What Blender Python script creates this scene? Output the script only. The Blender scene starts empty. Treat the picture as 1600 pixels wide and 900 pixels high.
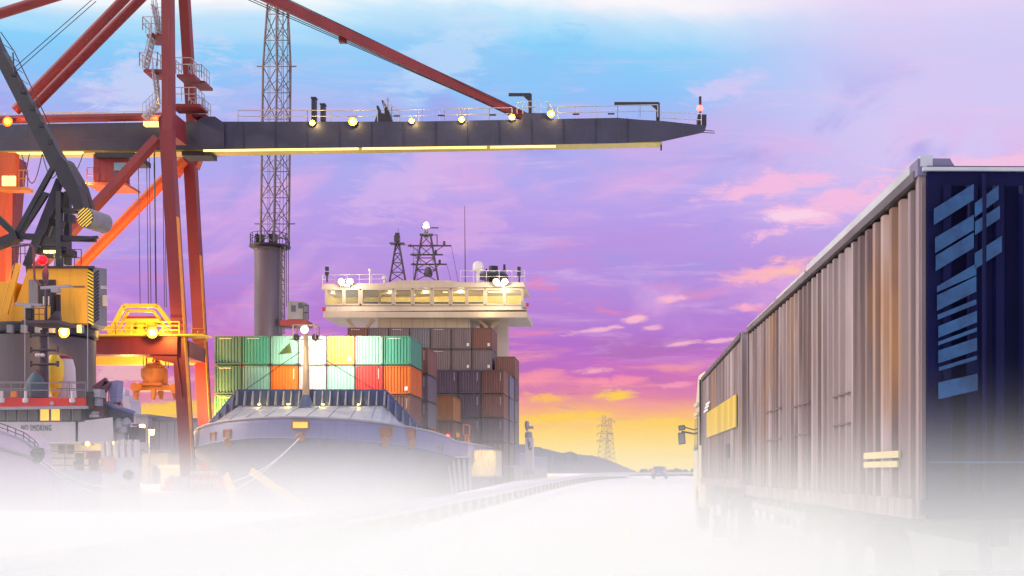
import bpy, math, random
from mathutils import Vector
random.seed(7)
R = math.radians
scene = bpy.context.scene
COL = scene.collection
V = Vector

# ------------------------------------------------------------------ camera
F = 1800.0                    # focal length in photo pixels (1600 px wide frame)
CX, CY, EYE = 955.0, 738.0, 1.5
cam_data = bpy.data.cameras.new("camera")
cam = bpy.data.objects.new("camera", cam_data)
COL.objects.link(cam)
cam.location = (0, 0, EYE)
cam.rotation_euler = (R(90), 0, 0)
cam_data.sensor_width = 36.0
cam_data.lens = F / 1600 * 36.0
cam_data.shift_x = -(CX - 800) / 1600.0
cam_data.shift_y = (CY - 450) / 1600.0
cam_data.clip_start = 0.1
cam_data.clip_end = 8000
scene.camera = cam

def W(px, py, d):
    """point at depth d metres that stands where the photo shows (px, py)"""
    return V(((px - CX) * d / F, d, EYE + (CY - py) * d / F))

# ------------------------------------------------------------------ mesh helpers
class MB:
    def __init__(s):
        s.v, s.f, s.m = [], [], []
        s.mi = 0
    def add(s, vs, fs):
        o = len(s.v)
        s.v += [tuple(x) for x in vs]
        for f in fs:
            s.f.append(tuple(i + o for i in f)); s.m.append(s.mi)
    def box(s, c, size, rz=0.0):
        x, y, z = size[0] / 2, size[1] / 2, size[2] / 2
        ca, sa = math.cos(rz), math.sin(rz)
        vs = []
        for dz in (-z, z):
            for dx, dy in ((-x, -y), (x, -y), (x, y), (-x, y)):
                vs.append((c[0] + dx * ca - dy * sa, c[1] + dx * sa + dy * ca, c[2] + dz))
        s.add(vs, [(3, 2, 1, 0), (4, 5, 6, 7), (0, 1, 5, 4), (1, 2, 6, 5), (2, 3, 7, 6), (3, 0, 4, 7)])
        return s
    def span(s, a, b):
        return s.box([(a[i] + b[i]) / 2 for i in range(3)], [abs(a[i] - b[i]) for i in range(3)])
    def wspan(s, a, b):
        """box whose near face the photo shows between a and b; b's depth is the far face"""
        a, b = V(a), V(b)
        if a.y > b.y: a, b = b, a
        k = a.y / b.y
        return s.span(a, (b.x * k, b.y, EYE + (b.z - EYE) * k))
    def beam(s, p, q, w, h=None, w2=None, h2=None, up=(0, 0, 1)):
        p, q = V(p), V(q)
        h = w if h is None else h
        w2 = w if w2 is None else w2
        h2 = h if h2 is None else h2
        d = (q - p).normalized()
        u = V(up)
        if abs(d.dot(u)) > .97: u = V((0, 1, 0))
        sx = d.cross(u).normalized(); sy = sx.cross(d).normalized()
        vs = []
        for c, a, b in ((p, w, h), (q, w2, h2)):
            for i, j in ((-1, -1), (1, -1), (1, 1), (-1, 1)):
                vs.append(c + sx * (a / 2 * i) + sy * (b / 2 * j))
        s.add(vs, [(0, 1, 2, 3), (7, 6, 5, 4), (4, 5, 1, 0), (5, 6, 2, 1), (6, 7, 3, 2), (7, 4, 0, 3)])
        return s
    def tube(s, p, q, r, r2=None, n=8, caps=True):
        p, q = V(p), V(q)
        r2 = r if r2 is None else r2
        d = (q - p).normalized()
        u = V((0, 0, 1)) if abs(d.z) < .97 else V((0, 1, 0))
        a = d.cross(u).normalized(); b = a.cross(d).normalized()
        vs = []
        for c, rr in ((p, r), (q, r2)):
            for k in range(n):
                t = 2 * math.pi * k / n
                vs.append(c + a * (rr * math.cos(t)) + b * (rr * math.sin(t)))
        fs = [(k, (k + 1) % n, n + (k + 1) % n, n + k) for k in range(n)]
        if caps: fs += [tuple(range(n - 1, -1, -1)), tuple(range(n, 2 * n))]
        s.add(vs, fs)
        return s
    def path(s, pts, r, n=6):
        for a, b in zip(pts, pts[1:]): s.tube(a, b, r, n=n)
        return s
    def lathe(s, c, prof, n=20, axis='z'):
        vs, fs = [], []
        for rr, h in prof:
            for k in range(n):
                t = 2 * math.pi * k / n
                a, b = rr * math.cos(t), rr * math.sin(t)
                if axis == 'z': vs.append((c[0] + a, c[1] + b, c[2] + h))
                elif axis == 'x': vs.append((c[0] + h, c[1] + a, c[2] + b))
                else: vs.append((c[0] + a, c[1] + h, c[2] + b))
        m = len(prof)
        for i in range(m - 1):
            for k in range(n):
                fs.append((i * n + k, i * n + (k + 1) % n, (i + 1) * n + (k + 1) % n, (i + 1) * n + k))
        fs += [tuple(range(n)), tuple((m - 1) * n + k for k in range(n))]
        s.add(vs, fs)
        return s
    def ball(s, c, r, sz=1.0, n=12):
        return s.lathe(c, [(max(.001, r * math.sin(math.pi * i / n)), -r * sz * math.cos(math.pi * i / n)) for i in range(n + 1)], n)
    def prism(s, pts, off):
        """polygon pts (3-D) extruded by the vector off"""
        n = len(pts); off = V(off)
        vs = [V(p) for p in pts] + [V(p) + off for p in pts]
        s.add(vs, [tuple(range(n)), tuple(range(2 * n - 1, n - 1, -1))] + [(k, k + n, (k + 1) % n + n, (k + 1) % n) for k in range(n)])
        return s
    def rail(s, pts, h=1.05, step=1.5, r=.03, mids=1):
        """hand-railing along a polyline"""
        for a, b in zip(pts, pts[1:]):
            a, b = V(a), V(b)
            for k in range(mids + 1):
                dz = V((0, 0, h * (k + 1) / (mids + 1)))
                s.tube(a + dz, b + dz, r, n=5, caps=False)
            n = max(1, round((b - a).length / step))
            for k in range(n + 1):
                p = a.lerp(b, k / n)
                s.tube(p, p + V((0, 0, h)), r, n=5, caps=False)
        return s
    def ladder(s, p, q, w=.5, side=(1, 0, 0), step=.35, r=.025):
        p, q = V(p), V(q); sd = V(side).normalized() * (w / 2)
        s.tube(p - sd, q - sd, r, n=5); s.tube(p + sd, q + sd, r, n=5)
        n = max(2, int((q - p).length / step))
        for k in range(1, n):
            c = p.lerp(q, k / n); s.tube(c - sd, c + sd, r * .8, n=4, caps=False)
        return s

ORG = {}
def org(o):
    return ORG.get(o.name, V((0, 0, 0))) if o is not None else V((0, 0, 0))

def part(name, mb, mats, parent, smooth=False, local=False, label=None):
    """ONE mesh object; coordinates in world space unless local"""
    me = bpy.data.meshes.new(name)
    o0 = V((0, 0, 0)) if local else org(parent)
    me.from_pydata([(x - o0.x, y - o0.y, z - o0.z) for x, y, z in mb.v], [], mb.f)
    mats = mats if isinstance(mats, (list, tuple)) else [mats]
    for m in mats: me.materials.append(m)
    if len(mats) > 1: me.polygons.foreach_set("material_index", mb.m)
    me.update()
    import bmesh
    bm = bmesh.new(); bm.from_mesh(me)
    bmesh.ops.recalc_face_normals(bm, faces=bm.faces)
    bm.to_mesh(me); bm.free()
    if smooth:
        me.polygons.foreach_set("use_smooth", [True] * len(me.polygons))
        try: me.set_sharp_from_angle(angle=R(35))
        except Exception: pass
    o = bpy.data.objects.new(name, me); COL.objects.link(o)
    if parent is not None:
        o.parent = parent; ORG[o.name] = org(parent) if not local else V((0, 0, 0))
    if label: o["label"] = label
    return o

def thing(name, label, cat, loc=(0, 0, 0), group=None, rz=0.0):
    o = bpy.data.objects.new(name, None); COL.objects.link(o)
    o.location = loc; o.rotation_euler = (0, 0, rz); o.empty_display_size = .3
    ORG[o.name] = V(loc)
    o["label"] = label; o["category"] = cat
    if group: o["group"] = group
    return o

def single(name, mb, mats, label, cat, group=None, smooth=False):
    """a thing that is one mesh, its origin at its base"""
    xs = [v[0] for v in mb.v]; ys = [v[1] for v in mb.v]; zs = [v[2] for v in mb.v]
    c = V(((min(xs) + max(xs)) / 2, (min(ys) + max(ys)) / 2, min(zs)))
    mb.v = [(x - c.x, y - c.y, z - c.z) for x, y, z in mb.v]
    o = part(name, mb, mats, None, smooth)
    o.location = c; ORG[o.name] = c
    o["label"] = label; o["category"] = cat
    if group: o["group"] = group
    return o

def setting(name, mb, mats, kind="structure", smooth=False):
    o = part(name, mb, mats, None, smooth); o["kind"] = kind
    return o

def copy_tree(o, parent=None):
    c = o.copy(); COL.objects.link(c)
    if parent is not None: c.parent = parent
    for ch in list(o.children): copy_tree(ch, c)
    return c

# ------------------------------------------------------------------ materials
def mat(name, col, rough=.55, metal=0.0, var=.18, scale=1.2, streak=False, bump=0.0, stain=None, stain_amt=.45, spec=None, rnd=False):
    m = bpy.data.materials.new(name); m.use_nodes = True
    nt = m.node_tree; N = nt.nodes; L = nt.links
    b = N["Principled BSDF"]
    b.inputs["Roughness"].default_value = rough
    b.inputs["Metallic"].default_value = metal
    if spec is not None: b.inputs["Specular IOR Level"].default_value = spec
    tc = N.new("ShaderNodeTexCoord"); mp = N.new("ShaderNodeMapping")
    mp.inputs["Scale"].default_value = (scale, scale, scale * (.12 if streak else 1))
    L.new(tc.outputs["Object"], mp.inputs["Vector"])
    if rnd:
        oi = N.new("ShaderNodeObjectInfo"); mu = N.new("ShaderNodeMath"); mu.operation = 'MULTIPLY'; mu.inputs[1].default_value = 57.0
        L.new(oi.outputs["Random"], mu.inputs[0]); cb = N.new("ShaderNodeCombineXYZ")
        for i in range(3): L.new(mu.outputs[0], cb.inputs[i])
        L.new(cb.outputs[0], mp.inputs["Location"])
    nz = N.new("ShaderNodeTexNoise"); nz.inputs["Scale"].default_value = 1.0; nz.inputs["Detail"].default_value = 6; nz.inputs["Roughness"].default_value = .65
    L.new(mp.outputs[0], nz.inputs["Vector"])
    rp = N.new("ShaderNodeValToRGB"); L.new(nz.outputs["Fac"], rp.inputs["Fac"])
    lo = [max(0, c * (1 - var)) for c in col]; hi = [min(1, c * (1 + var * .7)) for c in col]
    rp.color_ramp.elements[0].position = .3; rp.color_ramp.elements[0].color = (*lo, 1)
    rp.color_ramp.elements[1].position = .7; rp.color_ramp.elements[1].color = (*hi, 1)
    out = rp.outputs["Color"]
    if stain:
        n2 = N.new("ShaderNodeTexNoise"); n2.inputs["Scale"].default_value = 2.3; n2.inputs["Detail"].default_value = 8; n2.inputs["Roughness"].default_value = .7
        L.new(mp.outputs[0], n2.inputs["Vector"])
        mr = N.new("ShaderNodeMapRange"); mr.inputs[1].default_value = .52; mr.inputs[2].default_value = .72; mr.inputs[3].default_value = 0; mr.inputs[4].default_value = stain_amt
        L.new(n2.outputs["Fac"], mr.inputs[0])
        mx = N.new("ShaderNodeMix"); mx.data_type = 'RGBA'
        L.new(mr.outputs[0], mx.inputs[0]); L.new(out, mx.inputs[6]); mx.inputs[7].default_value = (*stain, 1)
        out = mx.outputs[2]
    L.new(out, b.inputs["Base Color"])
    if bump:
        bp = N.new("ShaderNodeBump"); bp.inputs["Strength"].default_value = bump; bp.inputs["Distance"].default_value = .05
        n3 = N.new("ShaderNodeTexNoise"); n3.inputs["Scale"].default_value = scale * 6; n3.inputs["Detail"].default_value = 5
        L.new(tc.outputs["Object"], n3.inputs["Vector"]); L.new(n3.outputs["Fac"], bp.inputs["Height"]); L.new(bp.outputs[0], b.inputs["Normal"])
    return m

def glow(name, col, strength):
    m = bpy.data.materials.new(name); m.use_nodes = True
    b = m.node_tree.nodes["Principled BSDF"]
    b.inputs["Base Color"].default_value = (*col, 1)
    b.inputs["Emission Color"].default_value = (*col, 1)
    b.inputs["Emission Strength"].default_value = strength
    return m

def lamp(loc, power, col, parent=None, radius=.15, spot=None, aim=None, blend=.6):
    d = bpy.data.lights.new("lamp_light", 'SPOT' if spot else 'POINT')
    d.energy = power; d.color = col; d.shadow_soft_size = radius
    o = bpy.data.objects.new("lamp_light", d); COL.objects.link(o)
    o.location = V(loc) - org(parent)
    if parent is not None: o.parent = parent
    if spot:
        d.spot_size = R(spot); d.spot_blend = blend
        o.rotation_euler = (V(aim) - V(loc)).to_track_quat('-Z', 'Y').to_euler()
    return o

RUST = (.12, .055, .03)
M = {}
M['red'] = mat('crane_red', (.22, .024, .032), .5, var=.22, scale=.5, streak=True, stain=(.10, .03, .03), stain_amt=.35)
M['redlit'] = mat('crane_red_lamplit', (.62, .10, .02), .5, var=.2, scale=.5, streak=True, stain=(.2, .04, .02), stain_amt=.3)  # lit copy of the crane red, orange lamplight in its colour
M['navy'] = mat('boom_navy', (.04, .043, .085), .5, var=.25, scale=.6, stain=(.03, .03, .045), stain_amt=.5)
M['dark'] = mat('dark_steel', (.020, .022, .036), .5, var=.3, scale=1.0)
M['grey'] = mat('grey_paint', (.20, .20, .23), .5, var=.2, scale=.8, streak=True, stain=(.09, .07, .07))
M['lgrey'] = mat('light_grey_paint', (.30, .30, .34), .5, var=.15, scale=1.0)
M['galv'] = mat('galvanised', (.45, .45, .5), .45, metal=.2, var=.15)
M['yellow'] = mat('yellow_paint', (.72, .36, .025), .5, var=.15, scale=.8, streak=True, stain=(.25, .12, .03), stain_amt=.35)
M['ylw2'] = mat('bright_yellow', (.80, .58, .03), .5, var=.12)
M['orange'] = mat('orange_paint', (.62, .20, .03), .5, var=.2, stain=RUST)
M['white'] = mat('white_paint', (.56, .53, .53), .5, var=.08, scale=.8, streak=True, stain=(.45, .36, .28), stain_amt=.35)
M['cream'] = mat('cream_paint', (.72, .66, .55), .5, var=.1, scale=.7, streak=True, stain=(.4, .32, .22), stain_amt=.35)
M['black'] = mat('black_rubber', (.02, .02, .022), .7, var=.3)
M['hull'] = mat('hull_blue_grey', (.19, .20, .36), .5, var=.14, scale=.35, streak=True, stain=(.14, .10, .11), stain_amt=.4)
M['hulllow'] = mat('hull_lower_grey', (.27, .28, .37), .5, var=.14, scale=.3, streak=True, stain=(.17, .13, .12), stain_amt=.4)
M['bwater'] = mat('breakwater_navy', (.045, .075, .19), .5, var=.25, scale=.6)
M['bcream'] = mat('bridge_cream', (.52, .43, .33), .5, var=.08, scale=.6, streak=True, stain=(.36, .27, .18), stain_amt=.3)
M['tan'] = mat('mast_tan', (.34, .25, .18), .5, var=.15)
M['deck'] = mat('foredeck_grey', (.30, .33, .40), .6, var=.2, scale=.7, bump=.2)
M['glass'] = mat('window_glass', (.06, .09, .13), .08, var=.05, spec=.8)
M['tail'] = glow('tail_lamp_red', (1, .03, .02), 2.5)

def seams(m, w, h, dark=.72, axis='xz'):
    """welded plate seams: darker thin lines and a little relief on a steel paint"""
    nt = m.node_tree; N = nt.nodes; L = nt.links; b = N["Principled BSDF"]
    tc = N.new("ShaderNodeTexCoord"); sp = N.new("ShaderNodeSeparateXYZ"); L.new(tc.outputs["Object"], sp.inputs[0])
    cb = N.new("ShaderNodeCombineXYZ"); L.new(sp.outputs['XYZ'.index(axis[0].upper())], cb.inputs[0]); L.new(sp.outputs['XYZ'.index(axis[1].upper())], cb.inputs[1])
    br = N.new("ShaderNodeTexBrick"); br.inputs["Scale"].default_value = 1; br.inputs["Brick Width"].default_value = w; br.inputs["Row Height"].default_value = h
    br.inputs["Mortar Size"].default_value = .022; br.inputs["Mortar Smooth"].default_value = .3
    br.inputs["Color1"].default_value = (1, 1, 1, 1); br.inputs["Color2"].default_value = (.9, .9, .92, 1); br.inputs["Mortar"].default_value = (dark, dark, dark, 1)
    L.new(cb.outputs[0], br.inputs["Vector"])
    old = b.inputs["Base Color"].links[0].from_socket
    x = N.new("ShaderNodeMix"); x.data_type = 'RGBA'; x.blend_type = 'MULTIPLY'; x.inputs[0].default_value = 1
    L.new(old, x.inputs[6]); L.new(br.outputs["Color"], x.inputs[7]); L.new(x.outputs[2], b.inputs["Base Color"])
    bp = N.new("ShaderNodeBump"); bp.inputs["Strength"].default_value = .4; bp.inputs["Distance"].default_value = .03; L.new(br.outputs["Fac"], bp.inputs["Height"]); bp.invert = True
    L.new(bp.outputs[0], b.inputs["Normal"])
seams(M['hull'], 3.2, 1.1); seams(M['hulllow'], 3.6, 1.3); seams(M['navy'], 2.6, 3.0, .8); seams(M['red'], 40, 2.4, .7); seams(M['redlit'], 40, 2.4, .75); seams(M['bcream'], 2.2, 1.2, .85)

def floodlamp(c, r, name, bulb, dish, parent, n=1, gap=.9):
    """lit reflector dish with its bulb, in a housing; c: centre of the dish, looking towards -y"""
    c = V(c); out = None
    for k in range(n):
        q = c + V(((k - (n - 1) / 2) * gap * r * 2, 0, 0))
        b = MB(); b.lathe((q.x, q.y, q.z), [(r * .55, .5 * r), (r * .8, .3 * r), (r * 1.08, .05 * r), (r * 1.08, -.12 * r), (r * .98, -.12 * r), (r * .95, .02 * r), (r * .5, .22 * r)], 16, 'y'); h = part(name, b, M['dark'], parent, True)
        b = MB(); b.lathe((q.x, q.y, q.z), [(r * .98, -.05 * r), (r * .9, .0), (r * .1, .02 * r)], 16, 'y'); part('reflector', b, dish, h, True)
        b = MB(); b.ball(q + V((0, -.12 * r, 0)), r * .55, 1.0, 8); part('bulb', b, bulb, h, True)
M['dish_y'] = glow('reflector_sodium_lit', (1.0, .52, .03), 1.9)
M['dish_w'] = glow('reflector_white_lit', (1.0, .86, .50), 2.2)
M['bulb_w'] = glow('lamp_white_lit', (1.0, .93, .72), 30)
M['bulb_y'] = glow('lamp_sodium_lit', (1.0, .80, .35), 12)
# ------------------------------------------------------------------ sky
def lin(r, g, b):
    f = lambda c: (c / 255 / 12.92) if c / 255 <= .04045 else ((c / 255 + .055) / 1.055) ** 2.4
    return (f(r), f(g), f(b), 1)

SUN_EL, SUN_AZ = R(26), R(-98)     # the sun stands low, to the left and a little behind the camera
def build_world():
    w = bpy.data.worlds.new("World"); scene.world = w; w.use_nodes = True
    nt = w.node_tree; N = nt.nodes; L = nt.links; N.clear()
    out = N.new("ShaderNodeOutputWorld")
    def math_(op, a, b=None, c=None, clamp=False):
        n = N.new("ShaderNodeMath"); n.operation = op; n.use_clamp = clamp
        for i, x in enumerate((a, b, c)):
            if x is None: continue
            if isinstance(x, (int, float)): n.inputs[i].default_value = x
            else: L.new(x, n.inputs[i])
        return n.outputs[0]
    def maprange(x, a, b, c, d, smooth=True):
        n = N.new("ShaderNodeMapRange"); n.interpolation_type = 'SMOOTHSTEP' if smooth else 'LINEAR'
        for i, q in enumerate((a, b, c, d)): n.inputs[i + 1].default_value = q
        L.new(x, n.inputs[0]); return n.outputs[0]
    def mix(f, a, b):
        n = N.new("ShaderNodeMix"); n.data_type = 'RGBA'
        for i, x in ((0, f), (6, a), (7, b)):
            if isinstance(x, (int, float)): n.inputs[i].default_value = x
            elif isinstance(x, tuple): n.inputs[i].default_value = x
            else: L.new(x, n.inputs[i])
        return n.outputs[2]
    def noise(vec, scale, detail=4, rough=.55, dist=0.0):
        n = N.new("ShaderNodeTexNoise"); n.inputs["Scale"].default_value = scale; n.inputs["Detail"].default_value = detail
        n.inputs["Roughness"].default_value = rough; n.inputs["Distortion"].default_value = dist
        L.new(vec, n.inputs["Vector"]); return n
    def mapping(vec, scale, rot=(0, 0, 0), loc=(0, 0, 0)):
        n = N.new("ShaderNodeMapping"); n.inputs["Scale"].default_value = scale; n.inputs["Rotation"].default_value = rot; n.inputs["Location"].default_value = loc
        L.new(vec, n.inputs["Vector"]); return n.outputs[0]
    tc = N.new("ShaderNodeTexCoord"); D = tc.outputs["Generated"]
    sp = N.new("ShaderNodeSeparateXYZ"); L.new(D, sp.inputs[0])
    x, y, z = sp.outputs
    yy = math_('MAXIMUM', y, .05)
    u = math_('DIVIDE', x, yy); v = math_('DIVIDE', z, yy)        # bearing and height of the sky point
    uv = N.new("ShaderNodeCombineXYZ"); L.new(u, uv.inputs[0]); L.new(v, uv.inputs[1])
    # soft waviness of every level
    wob = noise(mapping(D, (2.2, 2.2, 7)), 1.6, 5, .6, .6)
    el = math_('DIVIDE', z, math_('SQRT', math_('ADD', math_('ADD', math_('MULTIPLY', y, y), math_('MULTIPLY', z, z)), math_('MULTIPLY', math_('MULTIPLY', x, x), .25))))
    zc = math_('ADD', el, math_('MULTIPLY', math_('SUBTRACT', wob.outputs["Fac"], .5), .06))
    rp = N.new("ShaderNodeValToRGB"); L.new(math_('MULTIPLY', zc, 2.0, clamp=True), rp.inputs["Fac"])
    stops = [(0.0, (255, 226, 120)), (.05, (255, 216, 96)), (.078, (255, 205, 88)), (.10, (250, 176, 120)), (.125, (228, 132, 162)), (.17, (204, 108, 190)), (.23, (180, 110, 206)),
             (.33, (184, 140, 222)), (.45, (186, 160, 236)), (.56, (172, 178, 242)), (.63, (142, 196, 250)), (.69, (138, 210, 252)), (.732, (200, 234, 254)), (.756, (255, 255, 255)), (1, (255, 255, 255))]
    cr = rp.color_ramp
    while len(cr.elements) < len(stops): cr.elements.new(.5)
    for e, (p, c) in zip(cr.elements, stops): e.position = p; e.color = lin(*c)
    col = rp.outputs["Color"]
    # pale lavender towards the right-hand side, high up
    f = math_('MULTIPLY', maprange(u, .02, .26, 0, .85), maprange(v, .14, .30, 0, 1))
    col = mix(f, col, lin(222, 204, 246))
    # broad pink veils and blue gaps
    n1 = noise(mapping(uv.outputs[0], (2.6, 4.2, 1), (0, 0, R(-48))), 2.2, 5, .55, .8)
    veil = math_('MULTIPLY', maprange(n1.outputs["Fac"], 0.45, .66, 0, .8), math_('MULTIPLY', maprange(v, .09, .17, 0, 1), maprange(v, .24, .34, 1, .12)))
    col = mix(veil, col, lin(234, 176, 228))
    n2 = noise(mapping(uv.outputs[0], (3.0, 5.0, 1), (0, 0, R(-40)), (3.3, 1.7, 0)), 2.4, 5, .55, .6)
    gap = math_('MULTIPLY', maprange(n2.outputs["Fac"], .52, .70, 0, .6), math_('MULTIPLY', maprange(v, .12, .2, 0, 1), maprange(v, .3, .38, 1, 0)))
    col = mix(gap, col, lin(158, 156, 232))
    # bands low over the horizon
    n3 = noise(mapping(uv.outputs[0], (4, 34, 1), (0, 0, R(3))), 1.5, 5, .6, .5)
    band = math_('MULTIPLY', maprange(n3.outputs["Fac"], .50, .66, 0, .9), math_('MULTIPLY', maprange(v, .03, .055, 0, 1), maprange(v, .085, .14, 1, 0)))
    col = mix(band, col, lin(252, 158, 158))
    band2 = math_('MULTIPLY', maprange(n3.outputs["Fac"], .46, .34, 0, .7), math_('MULTIPLY', maprange(v, .035, .06, 0, 1), maprange(v, .09, .15, 1, 0)))
    col = mix(band2, col, lin(176, 112, 184))
    # thin streaks of high cloud
    n5 = noise(mapping(uv.outputs[0], (3.5, 26, 1), (0, 0, R(-24)), (1.1, 5.2, 0)), 2.0, 9, .66, .7)
    stre = math_('MULTIPLY', maprange(n5.outputs["Fac"], .50, .72, 0, .34), math_('MULTIPLY', maprange(v, .07, .12, 0, 1), maprange(v, .33, .40, 1, 0)))
    col = mix(stre, col, lin(244, 200, 236))
    n6 = noise(mapping(uv.outputs[0], (5, 30, 1), (0, 0, R(9)), (7.1, 2.2, 0)), 2.4, 9, .66, .6)
    stre = math_('MULTIPLY', maprange(n6.outputs["Fac"], .53, .70, 0, .6), math_('MULTIPLY', maprange(v, .04, .08, 0, 1), maprange(v, .14, .24, 1, 0)))
    col = mix(stre, col, lin(240, 132, 176))
    # lit cloudlets
    edge = noise(mapping(uv.outputs[0], (14, 42, 1), (0, 0, R(14))), 2.0, 9, .68, .5)
    ew = math_('MULTIPLY', math_('SUBTRACT', edge.outputs["Fac"], .5), 3.4)
    fwd = maprange(y, .05, .2, 0, 1)
    def cloudlet(px, py, rx, ry, ang, c, amt, soft=.85):
        nonlocal col
        u0, v0 = (px - CX) / F, (CY - py) / F
        q = mapping(uv.outputs[0], (1, 1, 1), (0, 0, 0), (-u0, -v0, 0))
        q = mapping(q, (1, 1, 1), (0, 0, R(-ang)))
        q = mapping(q, (F / rx, F / ry, 1))
        ln = N.new("ShaderNodeVectorMath"); ln.operation = 'LENGTH'; L.new(q, ln.inputs[0])
        d = math_('ADD', ln.outputs["Value"], ew)
        f = math_('MULTIPLY', maprange(d, 1.15 - soft, 1.15, amt, 0), fwd)
        col = mix(f, col, lin(*c))
    pk = (250, 190, 226)
    for a in [(1215, 288, 120, 26, 9, pk, .9), (1300, 320, 130, 30, 18, pk, .9), (1240, 338, 60, 10, 5, (255, 220, 235), .7), (1215, 422, 90, 18, 10, (255, 182, 196), .95), (1235, 424, 46, 9, 4, (255, 196, 170), .7),
              (1165, 479, 34, 7, 5, (255, 176, 205), .9), (1047, 468, 28, 9, 10, (255, 186, 210), .95), (993, 497, 24, 8, 8, (255, 188, 208), .95), (935, 515, 40, 5, 8, (252, 186, 214), .9), (1020, 512, 20, 5, 8, (255, 190, 206), .7),
              (1060, 538, 36, 5, 6, (252, 186, 210), .85), (1125, 533, 34, 5, 8, (252, 186, 210), .85), (965, 617, 34, 12, 3, (255, 208, 70), 1.0), (945, 597, 80, 9, 2, (255, 150, 170), .8), (850, 622, 40, 9, 0, (255, 190, 90), .9),
              (880, 652, 75, 8, 4, (255, 205, 60), 1.0), (1030, 660, 90, 7, 2, (255, 206, 74), .9), (925, 580, 30, 6, 6, (255, 176, 190), .8), (1060, 601, 36, 6, 6, (255, 160, 185), .7), (845, 590, 40, 14, 5, (250, 150, 170), .7),
              (1540, 255, 150, 16, 4, (250, 196, 226), .8), (1130, 135, 70, 24, 15, (226, 204, 246), .6), (700, 90, 120, 50, 30, (206, 226, 252), .5), (840, 130, 100, 60, 40, (140, 200, 250), .6), (240, 130, 130, 70, 20, (214, 216, 248), .7),
              (620, 290, 110, 50, 35, (226, 186, 236), .5), (730, 360, 90, 40, 30, (228, 176, 230), .5), (210, 585, 90, 26, 0, (255, 205, 190), .6), (250, 640, 90, 14, 0, (255, 205, 60), .9), (200, 612, 80, 8, 3, (226, 160, 190), .7)]:
        cloudlet(*a)
    # the air brightens to white overhead
    up = maprange(z, .385, .55, 1.0, ZENITH)
    vm = N.new("ShaderNodeVectorMath"); vm.operation = 'SCALE'; L.new(col, vm.inputs[0]); L.new(up, vm.inputs["Scale"])
    bg = N.new("ShaderNodeBackground"); L.new(vm.outputs[0], bg.inputs["Color"]); bg.inputs["Strength"].default_value = .97
    sky = N.new("ShaderNodeTexSky"); sky.sky_type = 'NISHITA'; sky.sun_disc = False; sky.sun_elevation = SUN_EL; sky.sun_rotation = SUN_AZ; sky.air_density = 1.2; sky.dust_density = 2
    b2 = N.new("ShaderNodeBackground"); L.new(sky.outputs[0], b2.inputs["Color"]); b2.inputs["Strength"].default_value = .004
    ad = N.new("ShaderNodeAddShader"); L.new(bg.outputs[0], ad.inputs[0]); L.new(b2.outputs[0], ad.inputs[1])
    L.new(ad.outputs[0], out.inputs["Surface"])
ZENITH = 1.36
build_world()

sd = bpy.data.lights.new("sun", 'SUN'); sd.energy = 2.4; sd.angle = R(3); sd.color = (1.0, .84, .70)
sun = bpy.data.objects.new("sun", sd); COL.objects.link(sun)
sdir = V((math.sin(SUN_AZ) * math.cos(SUN_EL), math.cos(SUN_AZ) * math.cos(SUN_EL), math.sin(SUN_EL)))
sun.rotation_euler = sdir.to_track_quat('Z', 'Y').to_euler()

# ------------------------------------------------------------------ the ground, road, water, hills
def road_z(y):
    t = min(1, max(0, (y - 40) / 100)); return .72 * t * t * (3 - 2 * t)
def road_c(y):
    return .3 + (.0005 * (y - 35) ** 2 if y > 35 else 0) if y < 260 else .3 + .0005 * 225 ** 2 + (y - 260) * .225
M['concrete'] = mat('haze_pale_concrete', (.74, .75, .73), .75, var=.10, scale=.35, bump=.15, stain=(.5, .5, .5), stain_amt=.4)  # white haze low over the ground is put into this colour
M['asphalt'] = mat('haze_pale_asphalt', (.68, .69, .69), .7, var=.08, scale=.8, bump=.2, stain=(.48, .48, .49), stain_amt=.5)  # road paled by the white haze put into its colour
M['mark_y'] = mat('road_paint_yellow', (.78, .60, .10), .6, var=.15, scale=3)
M['mark_w'] = mat('road_paint_white', (.82, .82, .82), .6, var=.08, scale=3)
M['grass'] = mat('grass_green', (.13, .20, .06), .9, var=.4, scale=1.5)
M['earth'] = mat('grey_green_land', (.30, .34, .24), .9, var=.3, scale=.05)

def strip(name, x0, x1, ys, dz, m, kind="structure"):
    mb = MB()
    vs = []
    for y in ys:
        vs += [(road_c(y) + x0, y, road_z(y) + dz), (road_c(y) + x1, y, road_z(y) + dz)]
    mb.add(vs, [(2 * i, 2 * i + 1, 2 * i + 3, 2 * i + 2) for i in range(len(ys) - 1)])
    return setting(name, mb, m, kind)
ys = [-40, -10, 0, 10, 20, 30, 40] + list(range(46, 262, 6)) + [320, 420]
# land: one sheet from behind the camera to the hills, right of the harbour basin
mb = MB()
rows = []
for y in [-60, 0, 44, 44.5] + list(range(50, 262, 10)) + [320, 420, 800, 4000]:
    if y <= 44: xs_ = [-90, -40, -9, -6, 8, 14, 60, 600]
    else:
        e = -9.5
        xs_ = [e - .3, e - .2, e - .1, -6, 8, 14, 60, 600] if y < 300 else [-2500, -1200, -300, -6, 8, 60, 400, 2500]
    z = road_z(y) - .02
    rows.append([(x if (abs(x) > 30 or y > 300) else x + (road_c(y) - .3 if x > -9 else 0), y, z) for x in xs_])
vs = [p for r in rows for p in r]
n = 8
mb.add(vs, [(i * n + k, i * n + k + 1, (i + 1) * n + k + 1, (i + 1) * n + k) for i in range(len(rows) - 1) for k in range(n - 1)])
setting('ground', mb, M['concrete'])
strip('road', -4.9, 7.2, ys, .0, M['asphalt'])
for nm, a, b, mm in (('road_edge_line', -4.55, -4.40, 'mark_w'), ('road_edge_line', 6.7, 6.85, 'mark_w')):
    strip(nm, a, b, ys, .004, M[mm])
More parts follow.
